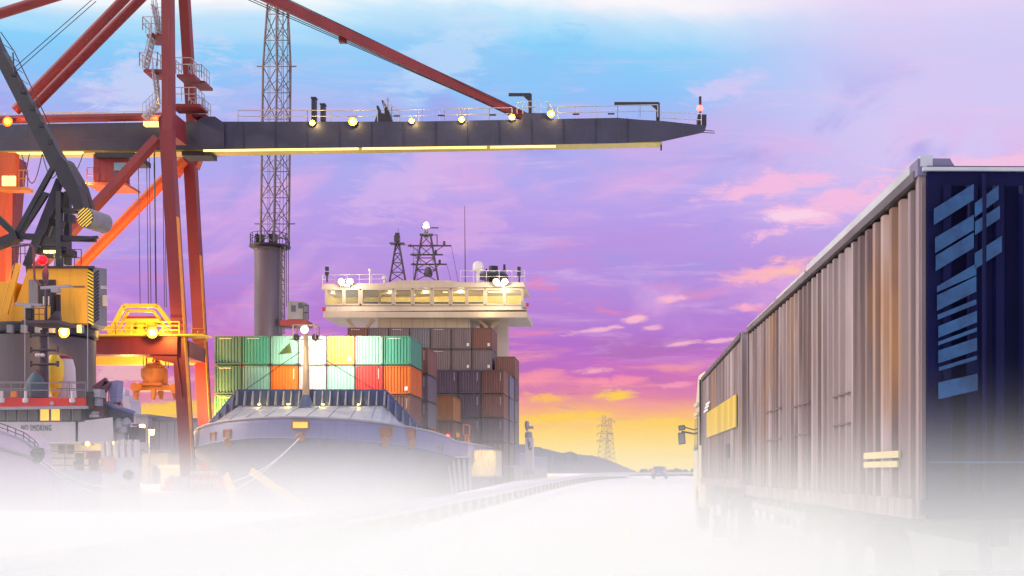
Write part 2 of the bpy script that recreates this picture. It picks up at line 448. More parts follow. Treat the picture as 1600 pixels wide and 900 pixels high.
mb = MB()                                             # broken yellow centre line
for y in range(14, 190, 12):
    seg = [y, y + 3, y + 6]
    vs = []
    for q in seg: vs += [(road_c(q) - .01, q, road_z(q) + .005), (road_c(q) + .16, q, road_z(q) + .005)]
    mb.add(vs, [(0, 1, 3, 2), (2, 3, 5, 4)])
setting('road_marking', mb, M['mark_y'])

def water_mat():
    m = bpy.data.materials.new('harbour_water'); m.use_nodes = True
    nt = m.node_tree; N = nt.nodes; L = nt.links; b = N["Principled BSDF"]
    b.inputs["Base Color"].default_value = (.50, .53, .55, 1); b.inputs["Roughness"].default_value = .35
    n = N.new("ShaderNodeTexNoise"); n.inputs["Scale"].default_value = .8; n.inputs["Detail"].default_value = 5
    tc = N.new("ShaderNodeTexCoord"); L.new(tc.outputs["Object"], n.inputs["Vector"])
    bp = N.new("ShaderNodeBump"); bp.inputs["Strength"].default_value = .5; bp.inputs["Distance"].default_value = .15
    L.new(n.outputs["Fac"], bp.inputs["Height"]); L.new(bp.outputs[0], b.inputs["Normal"])
    return m
mb = MB(); mb.add([(-900, 38, -1.5), (-9.6, 38, -1.5), (-9.6, 330, -1.5), (-900, 330, -1.5)], [(0, 1, 2, 3)])
setting('harbour_water', mb, water_mat())
mb = MB()
mb.prism([(-36.6, 330, -4), (-36.6, 94, -4), (-31.6, 94, -4), (-31.6, 83, -4), (-300, 83, -4), (-300, 330, -4)], (0, 0, 4))
setting('quay_pavement', mb, M['concrete'])
mb = MB(); mb.span((-9.9, 44.2, -4), (-9.4, 330, .1)); setting('quay_kerb', mb, M['concrete'])
mb = MB(); mb.span((-90, 43.7, -4), (-9.4, 44.2, .05)); setting('quay_kerb', mb, M['concrete'])

# grass verge behind the guardrail: loose blades, nobody could count them
mb = MB(); rnd = random.Random(3)
for i in range(9000):
    y = 9 + 150 * rnd.random() ** 1.4
    x = road_c(y) - 5.7 - rnd.random() * 2.2
    z = road_z(y) - .02; h = .12 + .22 * rnd.random(); a = rnd.random() * 6.28; w = .02 + y * .0006
    mb.add([(x - w * math.cos(a), y - w * math.sin(a), z), (x + w * math.cos(a), y + w * math.sin(a), z), (x + rnd.uniform(-.1, .1), y + rnd.uniform(-.1, .1), z + h)], [(0, 1, 2)])
setting('grass', mb, M['grass'], 'stuff')

# hills far off
def hill(name, d, prof, depth, m, seed):
    rr = random.Random(seed); mb = MB(); pts = []
    fine = []
    for (a, b), (c, e) in zip(prof, prof[1:]):
        for k in range(6):
            t = k / 6; fine.append((a + (c - a) * t, b + (e - b) * t + rr.uniform(-.6, .6)))
    fine.append(prof[-1])
    rowsN = 9
    for j in range(rowsN):
        s = j / (rowsN - 1); h = math.sin(math.pi * min(1, s * 1.0)) ** .8
        for px, py in fine:
            p = W(px, py, d); zz = (p.z - .7) * h * (1 + (rr.uniform(-.05, .05) if 0 < j < rowsN - 1 and j != 4 else 0)) + .3
            pts.append((p.x * (1 + (s - .5) * depth / d), d + (s - .5) * depth, zz))
    nn = len(fine)
    mb.add(pts, [(j * nn + k, j * nn + k + 1, (j + 1) * nn + k + 1, (j + 1) * nn + k) for j in range(rowsN - 1) for k in range(nn - 1)])
    return setting(name, mb, m, 'structure', True)
M['hill'] = mat('far_wooded_hill', (.085, .085, .125), .95, var=.25, scale=.03, bump=.5)
hill('hills', 1000, [(560, 712), (620, 700), (700, 690), (780, 688), (835, 697), (862, 703), (878, 707), (890, 705), (905, 710), (925, 711), (945, 716), (962, 723), (985, 732), (1000, 738)], 320, M['hill'], 5)

# ------------------------------------------------------------------ mist: shallow fog volumes added for the white fade, over road and basin
def mist(name, a, b, dens, top, soft, fade):
    m = bpy.data.materials.new(name); m.use_nodes = True
    nt = m.node_tree; N = nt.nodes; L = nt.links; N.remove(N["Principled BSDF"])
    pv = N.new("ShaderNodeVolumePrincipled"); pv.inputs["Color"].default_value = (.955, 1, .95, 1); pv.inputs["Anisotropy"].default_value = 0
    g = N.new("ShaderNodeTexCoord"); sp = N.new("ShaderNodeSeparateXYZ"); L.new(g.outputs["Object"], sp.inputs[0])
    def mr(x, p, q, r, s):
        n = N.new("ShaderNodeMapRange"); n.interpolation_type = 'LINEAR'
        for i, t in enumerate((p, q, r, s)): n.inputs[i + 1].default_value = t
        L.new(x, n.inputs[0]); return n.outputs[0]
    def mul(p, q):
        n = N.new("ShaderNodeMath"); n.operation = 'MULTIPLY'
        for i, t in enumerate((p, q)):
            if isinstance(t, float): n.inputs[i].default_value = t
            else: L.new(t, n.inputs[i])
        return n.outputs[0]
    hz = mr(sp.outputs[2], top - soft, top, 1, 0)
    hz = mul(hz, hz)
    f = mul(mul(hz, mr(sp.outputs[1], b[1] - fade, b[1], 1, 0)), mr(sp.outputs[1], a[1], a[1] + fade, 0, 1))
    f = mul(mul(f, mr(sp.outputs[0], b[0] - fade, b[0], 1, 0)), mr(sp.outputs[0], a[0], a[0] + fade, 0, 1))
    L.new(mul(f, dens), pv.inputs["Density"])
    L.new(pv.outputs[0], N["Material Output"].inputs["Volume"])
    mb = MB(); mb.span(a, b)
    return setting(name, mb, m, 'stuff')
MIST, MIST2 = 1.2, .052
mist('fade_ground_mist', (-30, 3.4, .02), (30, 14.5, 2.02), MIST, 2.02, 2.0, 1.4)
mist('fade_harbour_mist', (-75, 44.3, -1.4), (-9.5, 84, 4.0), MIST2, 4.0, 5.2, 3.0)
# ------------------------------------------------------------------ shipping containers
CW, CH, CL, GAP = 2.39, 2.53, 6.06, .09
CC = {}
for k, c in dict(green=(.06, .30, .20), mint=(.22, .44, .34), white=(.66, .68, .66), orange=(.66, .14, .008), amber=(.74, .26, .012), red=(.52, .014, .01), pink=(.50, .40, .42), teal=(.05, .17, .16),
                 mauve=(.17, .13, .17), plum=(.12, .085, .12), brown=(.22, .10, .075), slate=(.16, .19, .26), taupe=(.20, .155, .16), grey=(.19, .18, .20), rustor=(.45, .17, .03), cream=(.70, .62, .42)).items():
    CC[k] = mat('container_' + k, c, .5, var=.16, scale=1.1, streak=True, stain=(c[0] * .45 + .03, c[1] * .4 + .02, c[2] * .35 + .015), stain_amt=.55, rnd=True)
    CC[k + '_frame'] = mat('container_frame_' + k, tuple(q * .72 for q in c), .5, var=.2, scale=1.5, stain=RUST, rnd=True)
M['marking'] = mat('white_marking', (.74, .74, .72), .6, var=.1)
M['lash'] = mat('casting_steel', (.10, .085, .075), .5, var=.3)

def corr(mb, a, b, z0, z1, out, period=.275, depth=.045):
    """trapezoid corrugated wall from a to b (ground points), bulging towards out"""
    a, b, o = V((a[0], a[1], 0)), V((b[0], b[1], 0)), V(out)
    Ln = (b - a).length; n = max(2, round(Ln / period)); p = Ln / n
    t = [0]
    prof = [(0, 0)]
    for i in range(n):
        s = i * p
        prof += [(s + p * .30, 0), (s + p * .44, 1), (s + p * .86, 1), (s + p, 0)]
    d = (b - a).normalized()
    vs = []
    for s, h in prof:
        q = a + d * s + o * (depth * (h - 1))
        vs += [(q.x, q.y, z0), (q.x, q.y, z1)]
    mb.add(vs, [(2 * i, 2 * i + 2, 2 * i + 3, 2 * i + 1) for i in range(len(prof) - 1)])

def container_parts(root, colour, L=CL, marks=0):
    """origin: centre of the bottom, length along y (front at -L/2)"""
    x, y = CW / 2, L / 2
    body = MB(); i = .03
    corr(body, (-x + .1, -y + i), (x - .1, -y + i), .14, CH - .1, (0, -1, 0), .26, .075)
    corr(body, (x - .1, y - i), (-x + .1, y - i), .14, CH - .1, (0, 1, 0), .26)
    corr(body, (x - i, -y + .12), (x - i, y - .12), .14, CH - .1, (1, 0, 0))
    corr(body, (-x + i, y - .12), (-x + i, -y + .12), .14, CH - .1, (-1, 0, 0))
    body.add([(-x + .05, -y + .05, CH - .02), (x - .05, -y + .05, CH - .02), (x - .05, y - .05, CH - .02), (-x + .05, y - .05, CH - .02)], [(0, 1, 2, 3)])
    b = part('body', body, CC[colour], root, local=True)
    fr = MB()
    for sx in (-1, 1):
        for sy in (-1, 1): fr.box((sx * (x - .06), sy * (y - .07), CH / 2), (.12, .14, CH - .24))
        fr.box((sx * (x - .04), 0, CH - .05), (.08, L - .3, .1)); fr.box((sx * (x - .04), 0, .08), (.08, L - .3, .14))
    for sy in (-1, 1):
        fr.box((0, sy * (y - .05), CH - .05), (CW - .24, .1, .1)); fr.box((0, sy * (y - .05), .08), (CW - .24, .1, .14))
    fr.mi = 1; cs = fr
    for sx in (-1, 1):
        for sy in (-1, 1):
            for zz in (.06, CH - .06): cs.box((sx * (x - .075), sy * (y - .075), zz), (.18, .18, .125))
    f = part('frame', fr, [CC[colour + '_frame'], M['lash']], root, local=True)
    out = [b, f]
    if marks:
        mk = MB()
        if marks in (1, 3):
            for k in range(9): mk.box((x - .36, -y - .006, 2.2 - k * .1), (.055, .01, .07))
        if marks in (2, 3):
            for k in range(10):
                mk.box((-.75 + k * .11, -y - .006, CH - .22), (.07, .01, .07))
        if marks == 4: mk.box((x - .42, -y - .006, .5), (.28, .01, .36))
        part('marking', mk, M['marking'], root, local=True)
    return root

PROTO = {}
def container(label, colour, x, y, z, group, L=CL, marks=0):
    key = (L, marks)
    if key not in PROTO:
        o = thing('shipping_container', label, 'container', (x, y + L / 2, z), group)
        container_parts(o, colour, L, marks); PROTO[key] = o
    else:
        o = copy_tree(PROTO[key]); o.location = (x, y + L / 2, z); o['label'] = label; o['group'] = group
    for ch in o.children:
        st = ch.name.split('.')[0]
        if st in ('body', 'frame'):
            s = ch.material_slots[0]; s.link = 'OBJECT'; s.material = CC[colour] if st == 'body' else CC[colour + '_frame']
    return o
TIER = ['lowest', 'second-lowest', 'third-lowest', 'fourth-lowest', 'fifth-lowest']
ORD = ['first', 'second', 'third', 'fourth', 'fifth', 'sixth', 'seventh', 'eighth']
NICE = dict(mauve='mauve grey', plum='dark plum', taupe='taupe grey', slate='slate blue', mint='pale mint', amber='amber orange', pink='pinkish white')
def nm(c): return NICE.get(c, c)

# front bay: seven stacks across the bow, 44 photo pixels each
DA = 102.0
xa = W(335, 0, DA).x
top = W(0, 525, DA).z
PA = 2.5
grid = [['teal', 'green', 'mint', 'white', 'amber', 'mint', 'green'],
        ['teal', 'mint', 'orange', 'pink', 'mint', 'red', 'orange'],
        ['green', 'taupe', 'grey', 'slate', 'brown', 'taupe', 'brown'],
        ['grey', 'slate', 'taupe', 'grey', 'plum', 'slate', 'mauve']]
mk = [[2, 2, 0, 0, 4, 0, 2], [2, 0, 1, 3, 0, 1, 4], [2, 0, 0, 0, 0, 0, 1], [0, 0, 0, 0, 0, 0, 0]]
row_name = ['top row', 'second row down', 'third row down', 'bottom row']
HA = CH + GAP
for r in range(4):
    for c in range(7):
        container(f"{nm(grid[r][c])} container, {row_name[r]} behind the bow, {ORD[c]} from the orange crane leg", grid[r][c],
                  xa + CW / 2 + c * PA, DA, top - (r + 1) * HA + GAP, 'containers in the bay behind the bow', marks=mk[r][c])
# second bay, seen past the starboard end of the first
for r in range(4):
    for c in (5, 6):
        k = [['taupe', 'brown'], ['slate', 'mauve'], ['grey', 'grey'], ['plum', 'taupe']][r][c - 5]
        container(f"{nm(k)} container, {row_name[r]} of the second bay, {'outermost' if c == 6 else 'next to the outermost'} stack", k,
                  xa + CW / 2 + c * PA, 111.4, top - (r + 1) * HA + GAP, 'containers in the second bay', marks=1 if c == 6 else 0)
# lone orange container on deck between the bays
container("rusty orange container by itself between the bow bays and the dark stacks amidships", 'rustor', W(699, 0, 118.3).x - .6, 118.3, W(0, 657, 118.3).z, 'loose containers on deck')
container("brown container under the rusty orange one between the bays", 'brown', W(699, 0, 118.3).x - .6, 118.3, W(0, 657, 118.3).z - HA, 'loose containers on deck')
# third bay: dark stacks at the ship's side
DC = 124.8
xc = W(787, 0, DC).x
topc = W(0, 578, DC).z
g = [['plum', 'plum', 'brown'], ['mauve', 'plum', 'brown'], ['slate', 'mauve', 'mauve'], ['taupe', 'plum', 'taupe'], ['grey', 'plum', 'mauve']]
rows5 = ['top row', 'second row down', 'third row down', 'fourth row down', 'bottom row']
for r in range(5):
    for c in range(3):
        k = g[r][c]
        container(f"{nm(k)} container, {rows5[r]} of the dark third bay, {['inner', 'middle', 'outer'][c]} stack", k, xc - CW / 2 - (2 - c) * PA, DC, topc - (r + 1) * HA + GAP, 'containers in the dark third bay', marks=1)
for r in range(5):
    k = ['slate', 'slate', 'grey', 'grey', 'taupe'][r]
    container(f"{nm(k)} container, {rows5[r]} of outermost stack just behind dark third bay", k, xc - CW / 2 + .1, DC + 6.35, topc - (r + 1) * HA + GAP, 'containers in the fourth bay', marks=1)
# fifth bay in front of the bridge
DB = 138.5
xb = W(769, 0, DB).x
topb = W(0, 512, DB).z
cols = ['brown', 'taupe', 'taupe', 'grey', 'taupe', 'taupe', 'brown']
for r in range(3):
    for c in range(7):
        k = cols[c] if r == 0 else ['taupe', 'grey', 'taupe', 'taupe', 'grey', 'taupe', 'taupe'][(c + r) % 7]
        container(f"{nm(k)} container, {rows5[r]} of tall bay under bridge, {ORD[6 - c]} from outer end", k, xb - CW / 2 - (6 - c) * PA, DB, topb - (r + 1) * HA + GAP, 'containers in the tall bay under the bridge', marks=[2, 4, 2, 0, 2, 4, 4][c])
for r in range(3, 6):
    for c in (0, 6):
        container(f"taupe container low in tall bay under bridge, {['', '', '', 'fourth', 'fifth', 'sixth'][r]} row down, {'inner' if c == 0 else 'outer'} end", 'taupe', xb - CW / 2 - (6 - c) * PA, DB, topb - (r + 1) * HA + GAP, 'containers in the tall bay under the bridge')
topd = W(0, 557, DB).z
for r in range(5):
    k = ['brown', 'plum', 'grey', 'taupe', 'slate'][r]
    container(f"{nm(k)} container, {rows5[r]} of the lower outer stack beside tall bay", k, xb + CW / 2 + .35, DB, topd - (r + 1) * HA + GAP, 'containers of the outermost stack', marks=1 if r else 0)
# cream container on the quay side
container("cream yellow container standing alone on the quay edge by the ship's side", 'cream', W(755, 0, 108).x, 108, W(0, 745, 108).z, 'containers on the quay edge')

# ------------------------------------------------------------------ the container ship
SX = -23.9
ship = thing('container_ship', 'big blue grey container ship moored bow-on, stacked with containers, white bridge behind', 'ship', (SX, 86, -1.5))
def rimz(y): return 5.55 - 1.45 * min(1, max(0, (y - 86) / 12)) ** .8
def plan(u, hw, yt, L, p=2.3): return (SX + hw * u, yt + L * (1 - max(0, 1 - abs(u) ** p) ** .5))
us = [math.sin(math.pi / 2 * (-1 + 2 * k / 40)) for k in range(41)]
def row(hw, yt, L, zf, aft=()):
    pts = [(SX - h, y, zf(y)) for h, y in reversed(aft)]
    pts += [(*plan(u, hw, yt, L), zf(plan(u, hw, yt, L)[1])) for u in us]
    pts += [(SX + h, y, zf(y)) for h, y in aft]
    return pts
def loft(rows, mbx):
    n = len(rows[0])
    mbx.add([p for r in rows for p in r], [(j * n + k, j * n + k + 1, (j + 1) * n + k + 1, (j + 1) * n + k) for j in range(len(rows) - 1) for k in range(n - 1)])
aft = [(10.6, 101), (10.9, 108), (11, 118), (11, 150), (11, 230)]
aftk = [(10.75, 101), (11.05, 108), (11.15, 118), (11.15, 150), (11.15, 230)]
up_ = MB()
rim = row(10.55, 86, 12, rimz, aft)
loft([rim, row(10.65, 85.85, 12, lambda y: rimz(y) - .35, aftk), row(10.7, 85.75, 12, lambda y: rimz(y) - 1.5, aftk)], up_)
part('bow_bulwark', up_, M['hull'], ship, True)
lo = MB()
lows = []
for t in [0, .12, .26, .42, .6, .8, 1]:
    e = t ** .85
    hw = 10.7 - 3.0 * e; yt = 85.8 + 4.6 * e; L = 12 + 7 * e
    a = [(10.75 - 2.8 * e, 101), (11.05 - 1.9 * e, 108), (11.1 - .8 * e, 118), (11.1, 150), (11.1, 230)]
    lows.append(row(hw, yt, L, lambda y, t=t: (rimz(y) - 1.5) * (1 - t) + -2.3 * t, a))
loft(lows, lo)
part('hull', lo, M['hulllow'], ship, True)
kn = MB(); kr = row(10.75, 85.72, 12, lambda y: rimz(y) - 1.5, aftk)
kn.path([V(p) for p in kr], .09, 6); part('rubbing_strake', kn, M['hull'], ship)
cap = MB(); cap.path([V(p) + V((0, 0, .06)) for p in rim], .11, 6); part('bulwark_cap', cap, M['lgrey'], ship)
# whaleback foredeck rising to the breakwater
topP = [W(325, 664, 97.4), W(371, 611, 95.5), W(601, 611, 95.5), W(656, 669, 97.6)]
botP = [W(323, 693, 97.4), W(371, 634, 95.5), W(601, 634, 95.5), W(659, 697, 97.6)]
rp_ = rim[4:-4]; n = len(rp_)
def along(t):
    for (a, b, p, q) in ((0, .2, botP[0], botP[1]), (.2, .8, botP[1], botP[2]), (.8, 1.0, botP[2], botP[3])):
        if t <= b + 1e-6: return p.lerp(q, (t - a) / (b - a))
x0_, x1_ = rp_[0][0], rp_[-1][0]
inner = [along((p[0] - x0_) / (x1_ - x0_)) for p in rp_]
rin = [V(p) + V((0, .12, -.06)) for p in rp_]
fd = MB()
for k in range(n - 1):
    fd.add([rin[k], rin[k + 1], inner[k + 1], inner[k]], [(0, 1, 2), (0, 2, 3)])
fdk = part('foredeck', fd, M['deck'], ship)
rb2 = MB()
for k in range(3, n - 4):
    a, b = rin[k], inner[k]
    if k % 2 == 0: rb2.beam(V(a).lerp(V(b), .04) + V((0, 0, .03)), V(a).lerp(V(b), .97) + V((0, 0, .03)), .07, .06)
part('foredeck_rib', rb2, M['deck'], fdk)
md = MB()
md.add([(SX - 10.9, 97.9, 3.0), (SX + 10.9, 97.9, 3.0), (SX + 10.9, 229, 2.0), (SX - 10.9, 229, 2.0)], [(0, 1, 2, 3)])
part('main_deck', md, M['grey'], ship)
# breakwater with its fins
bk = MB()
for k in range(3):
    bk.prism([topP[k], topP[k + 1], botP[k + 1], botP[k]], (0, .22, 0))
bw = part('breakwater', bk, M['bwater'], ship)
for k, cnt in ((0, 4), (1, 19), (2, 5)):
    for i in range(cnt + (1 if k == 1 else 0)):
        t = i / cnt if k == 1 else (i + .5) / cnt
        a = topP[k].lerp(topP[k + 1], t); b = botP[k].lerp(botP[k + 1], t)
        f = MB()
        f.prism([a + V((0, -.02, 0)), a + V((0, -.22, -.03)), b + V((0, -.6, 0)), b + V((0, -.02, 0))], (.09, 0, 0))
        part('fin', f, M['lgrey'] if k == 1 else M['hull'], bw)
bt = MB(); bt.path([p + V((0, .1, .05)) for p in topP], .12, 6); part('top_rail', bt, M['bwater'], bw)
for px in (405, 450, 505, 560):
    q = W(px, 632, 94.75); b = MB(); b.box(q, (.2, .1, .08)); part('deck_lamp', b, glow('deck_lamp_lit', (1, .75, .2), 3), bw); lamp(q + V((0, -.25, .12)), 30, (1, .74, .2), ship, .08)
# foremast with its lamp cradle
FM = W(478, 640, 94.5); FT = W(478, 516, 94.5)
fm = MB(); fm.lathe(FM, [(.85, -.2), (.8, .0), (.34, 1.05), (.3, 1.2)], 16)
fmo = part('foremast_foot', fm, M['bwater'], ship, True)
fp = MB(); fp.tube(FM + V((0, 0, 1)), FT, .30, .2, 12); part('foremast', fp, M['tan'], ship, True)
cr_ = MB()
for a, b in ((-18, 18),):
    z1, z0 = W(0, 509, 94.5).z, W(0, 530, 94.5).z
    xl, xr = W(461, 0, 94.5).x, W(496, 0, 94.5).x
    for yy in (93.9, 95.1):
        cr_.path([V((xl, yy, z0)), V((xl, yy, z1)), V((xr, yy, z1)), V((xr, yy, z0))], .05)
    cr_.path([V((xl, 93.9, z0)), V((xl, 95.1, z0))], .05); cr_.path([V((xr, 93.9, z0)), V((xr, 95.1, z0))], .05)
    cr_.tube((xl - .5, 94.5, z0), (xr + .55, 94.5, z0), .06)
    for xx in (xl, xr): cr_.tube((xx, 94.5, z0), (FT.x, 94.5, z0 - .95), .05)
part('lamp_cradle', cr_, M['tan'], ship)
for dx in (-.75, .8):
    b = MB(); b.lathe((FT.x + dx, 94.3, W(0, 527, 94.5).z), [(.05, -.3), (.26, -.2), (.3, .1), (.1, .25)], 12); part('horn', b, M['dark'], ship, True)
M['bulb_r'] = glow('lamp_red_lit', (1.0, .04, .03), 14)
floodlamp((FT.x, 94.1, W(0, 516, 94.5).z), .34, 'mast_lamp', M['bulb_w'], M['dish_w'], ship)
lamp((FT.x, 95.4, FT.z + .35), 8200, (1, .93, .74), ship, .25, spot=118, aim=(FT.x + .6, 102, FT.z - 1.4), blend=.9)
lamp((FT.x, 92.2, FT.z - 2.2), 420, (1, .85, .5), ship, .25)
fl = MB(); a0 = W(453, 535, 97); fl.prism([a0, W(434, 554, 97), W(456, 552, 97)], (0, .03, 0)); part('pennant', fl, M['grass'], ship)
for p, q in ((W(476, 545, 94.5), W(383, 609, 96.2)), (W(480, 545, 94.5), W(585, 609, 96.2))):
    b = MB(); b.tube(p, q, .03, n=5); part('stay', b, M['dark'], ship)
# hawse openings and fairleads, the lit deck behind put in as a glow
M['fair'] = mat('fairlead_orange', (.33, .15, .07), .5, var=.3)
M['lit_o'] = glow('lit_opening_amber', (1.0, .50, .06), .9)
def bow_pt(px, py, lift=.0):
    """point on the bulwark that the photo shows at (px, py)"""
    best = None
    for k in range(400):
        u = -1 + 2 * k / 399; x, y = plan(u, 10.65, 85.82, 12)
        e = abs((x * F / y + CX) - px)
        if best is None or e < best[0]: best = (e, x, y)
    _, x, y = best
    return V((x, y - lift, EYE + (CY - py) * y / F))
def opening(px0, px1, py0, py1, lit):
    a, b = bow_pt(px0, py0, .05), bow_pt(px1, py0, .05)
    dz = (py1 - py0) * a.y / F
    fr = MB()
    for (p, q) in ((a, b), (a - V((0, 0, dz)), b - V((0, 0, dz))), (a, a - V((0, 0, dz))), (b, b - V((0, 0, dz)))): fr.beam(p, q, .14, .12)
    f = part('fairlead', fr, M['fair'], ship)
    i = MB(); i.prism([a, b, b - V((0, 0, dz)), a - V((0, 0, dz))], (0, .03, 0)); part('opening', i, lit, f)
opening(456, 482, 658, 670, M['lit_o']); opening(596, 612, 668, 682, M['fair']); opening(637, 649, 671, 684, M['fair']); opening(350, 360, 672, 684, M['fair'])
opening(330, 338, 676, 690, M['fair']); opening(684, 690, 697, 706, M['dark'])
for px, py in ((470, 684), (600, 690), (641, 694), (358, 690)):
    c = bow_pt(px, py); b = MB()
    b.lathe((c.x, c.y, c.z), [(.28, -.25), (.42, -.1), (.42, .02), (.28, .1)], 16, 'y'); part('hawse_pipe', b, M['fair'], ship, True)
hp = bow_pt(470, 684, .2)
for (px, py, d) in ((366, 752, 83.6), (345, 776, 83.4)):
    e = W(px, py, d); b = MB(); pts = []
    for k in range(13):
        t = k / 12; q = hp.lerp(e, t); q.z -= .5 * math.sin(math.pi * t); pts.append(q)
    b.path(pts, .045, 5)
    single('mooring_rope', b, M['marking'], 'pale mooring rope from the bow to the quay, ' + ('upper of the two' if py < 760 else 'lower of the two'), 'rope', 'bow mooring ropes')
for (a, b_, lb) in (((392, 736), (474, 792), 'long'), ((352, 742), (372, 792), 'short')):  # slats added in place of yellow light reflected on the hull
    b = MB(); b.beam(W(*a, 86.0), W(*b_, 83.2), .55, .12, up=(0, 1, 0)); single('light_streak', b, mat('streak_yellow', (.66, .46, .10), .6, var=.2), lb + ' yellow streak of reflected light on the lower port bow, added as a slat', 'light streak', 'added light streaks at the bow')
# ship's deck crane, jib stowed upright
DK = 112.0
M['slate'] = mat('pedestal_slate', (.115, .10, .15), .5, var=.2, scale=.6, streak=True, stain=(.06, .05, .06))
k0, k1 = W(398, 0, DK).x, W(441, 0, DK).x
kc, kr_ = (k0 + k1) / 2, (k1 - k0) / 2
crn = MB(); zt = W(0, 387, DK).z
crn.lathe((kc, DK, 0), [(kr_, 2.2), (kr_, zt - .4), (kr_ * 1.06, zt - .35), (kr_ * 1.06, zt)], 28)
dc = part('deck_crane_pedestal', crn, M['slate'], ship, True)
pf = MB(); px0, px1 = W(389, 0, DK).x, W(449, 0, DK).x
pf.lathe((kc + .15, DK, zt), [(1.3, -.15), (1.95, 0), (1.95, .15), (.2, .16)], 24); part('slewing_platform', pf, M['dark'], dc)
pr = MB(); ring = [V((kc + .15 + 1.85 * math.cos(t * math.pi / 8), DK + 1.85 * math.sin(t * math.pi / 8), zt + .15)) for t in range(17)]
pr.rail(ring, 1.1, .8, .03); part('railing', pr, M['dark'], dc)
for px in (403, 410, 424, 431):
    ft = MB(); ft.beam(W(px, 387, DK), W(px - 1, 366, DK), .28, .5); part('jib_foot', ft, M['dark'], dc)
M['lattice'] = mat('lattice_grey', (.16, .14, .17), .5, var=.25, scale=1.2)
jb = MB()
def jx(py):   # outline of the upright jib
    if py > 100: t = (py - 100) / 300; return (411 - 4 * t, 431 - 6 * t + 2, 454 - 3 * t)
    t = (100 - py) / 160; return (411 + 12 * t, 431 + 3 * t, 454 - 8 * t)
levels = [378] + [350 - 41 * k for k in range(12)]
ch = []
for py in levels:
    a, m_, c = jx(py); ch.append((W(a, py, DK - .2), W(m_, py, DK - 1.6), W(c, py, DK - .2), W(m_, py, DK + 1.2)))
for A, B in zip(ch, ch[1:]):
    for i in range(4): jb.tube(A[i], B[i], .115 if i != 3 else .09, n=8, caps=False)
    for i, j in ((0, 1), (1, 2), (2, 3), (3, 0)):
        jb.tube(A[i], B[j], .05, n=6, caps=False); jb.tube(B[i], B[j], .05, n=6, caps=False)
        jb.tube(A[j], A[i].lerp(B[i], .5), .035, n=5, caps=False)
for k in (1, 4, 7):
    for i, s in ((0, -1), (2, 1)): jb.tube(ch[k][i], ch[k][i] + V((.6 * s, 0, .02)), .06, n=6)
jb.ladder(ch[0][1] + V((.35, 0, 0)), ch[-1][1] + V((.35, 0, 0)), .4)
part('jib', jb, M['lattice'], dc)
for px, y0, y1, r in ((448, 0, 480, .03), (451, 0, 480, .03), (419, -20, 372, .022), (422, -20, 372, .022), (443, -20, 372, .022)):
    rp2 = MB(); rp2.tube(W(px + (1 if y0 == 0 else 0), y0, DK), W(px - .5, y1, DK), r, n=5); part('hoist_rope', rp2, M['dark'], dc)
lad = MB(); a, b = W(438, 388, DK - .5), W(438, 520, DK - .5)
for s in (0, 7): lad.tube(W(438 + s, 385, DK - .8), W(437 + s, 522, DK - .8), .07)
for k in range(7):
    z0 = 388 + k * 19; lad.tube(W(438, z0, DK - .8), W(445, z0 + 18, DK - .8), .05); lad.tube(W(445, z0 + 18, DK - .8), W(438, z0 + 19, DK - .8), .05)
part('ladder_frame', lad, M['lattice'], dc)
cb = MB(); A = W(449, 499, DK - 1.6); B = W(474, 471, DK - 3.2); cb.wspan(A, B); cab = part('crane_cab', cb, M['grey'], dc)
for (a, b, c, d_) in ((455, 462, 477, 487), (466, 473, 473, 482)):
    cw = MB(); cw.wspan(W(a, d_, DK - 3.2) + V((0, -.03, 0)), W(b, c, DK - 3.2) + V((0, .0, 0))); part('cab_window', cw, M['glass'], dc)
cf = MB(); cf.wspan(W(437, 509, DK - 1.5), W(479, 500, DK - 3.6)); part('cab_platform', cf, M['red'], dc)
cr2 = MB(); cr2.rail([W(474, 500, DK - 3.5), W(482, 500, DK - 3.5), W(482, 500, DK - 1.6)], 1.4, .5, .035); part('cab_railing', cr2, M['dark'], dc)
# ------------------------------------------------------------------ bridge and deckhouse of the ship (150 m off)
DS = 150.0
P = lambda px, py, d=DS: W(px, py, d)
def slab(mbx, px0, py0, px1, py1, d0, d1, inset=0):
    """box between two photo corners at depth d0, reaching back to d1 metres"""
    a, b = W(px0, py0, d0), W(px1, py1, d0); mbx.span(a, V((b.x, d1, b.z))); return mbx
mb = MB(); slab(mb, 590, 487, 734, 560, DS + 1, DS + 14); dh = part('deckhouse', mb, M['bcream'], ship)
for k in range(9):
    b = MB(); px = 592 + k * 17.4; b.wspan(P(px, 489, DS + .96), P(px + .8, 518, DS + 1.0) + V((0, .02, 0))); part('panel_seam', b, M['lgrey'], dh)
mb = MB(); c = P(772, 560, DS + 5); mb.lathe((c.x, DS + 5, 0), [(1.95, c.z - 12), (1.95, P(0, 489).z)], 24); part('wing_column', mb, M['bcream'], ship, True)
mb = MB(); slab(mb, 636, 470, 830, 560, DS + 14, DS + 15)
for (a, b) in (((540, 496), (560, 520)), ((586, 496), (566, 520)), ((738, 492), (762, 512)), ((790, 492), (768, 512))):
    m2 = MB(); m2.beam(P(*a, DS + 2), P(*b, DS + 2), .4); part('wing_brace', m2, M['bcream'], ship)
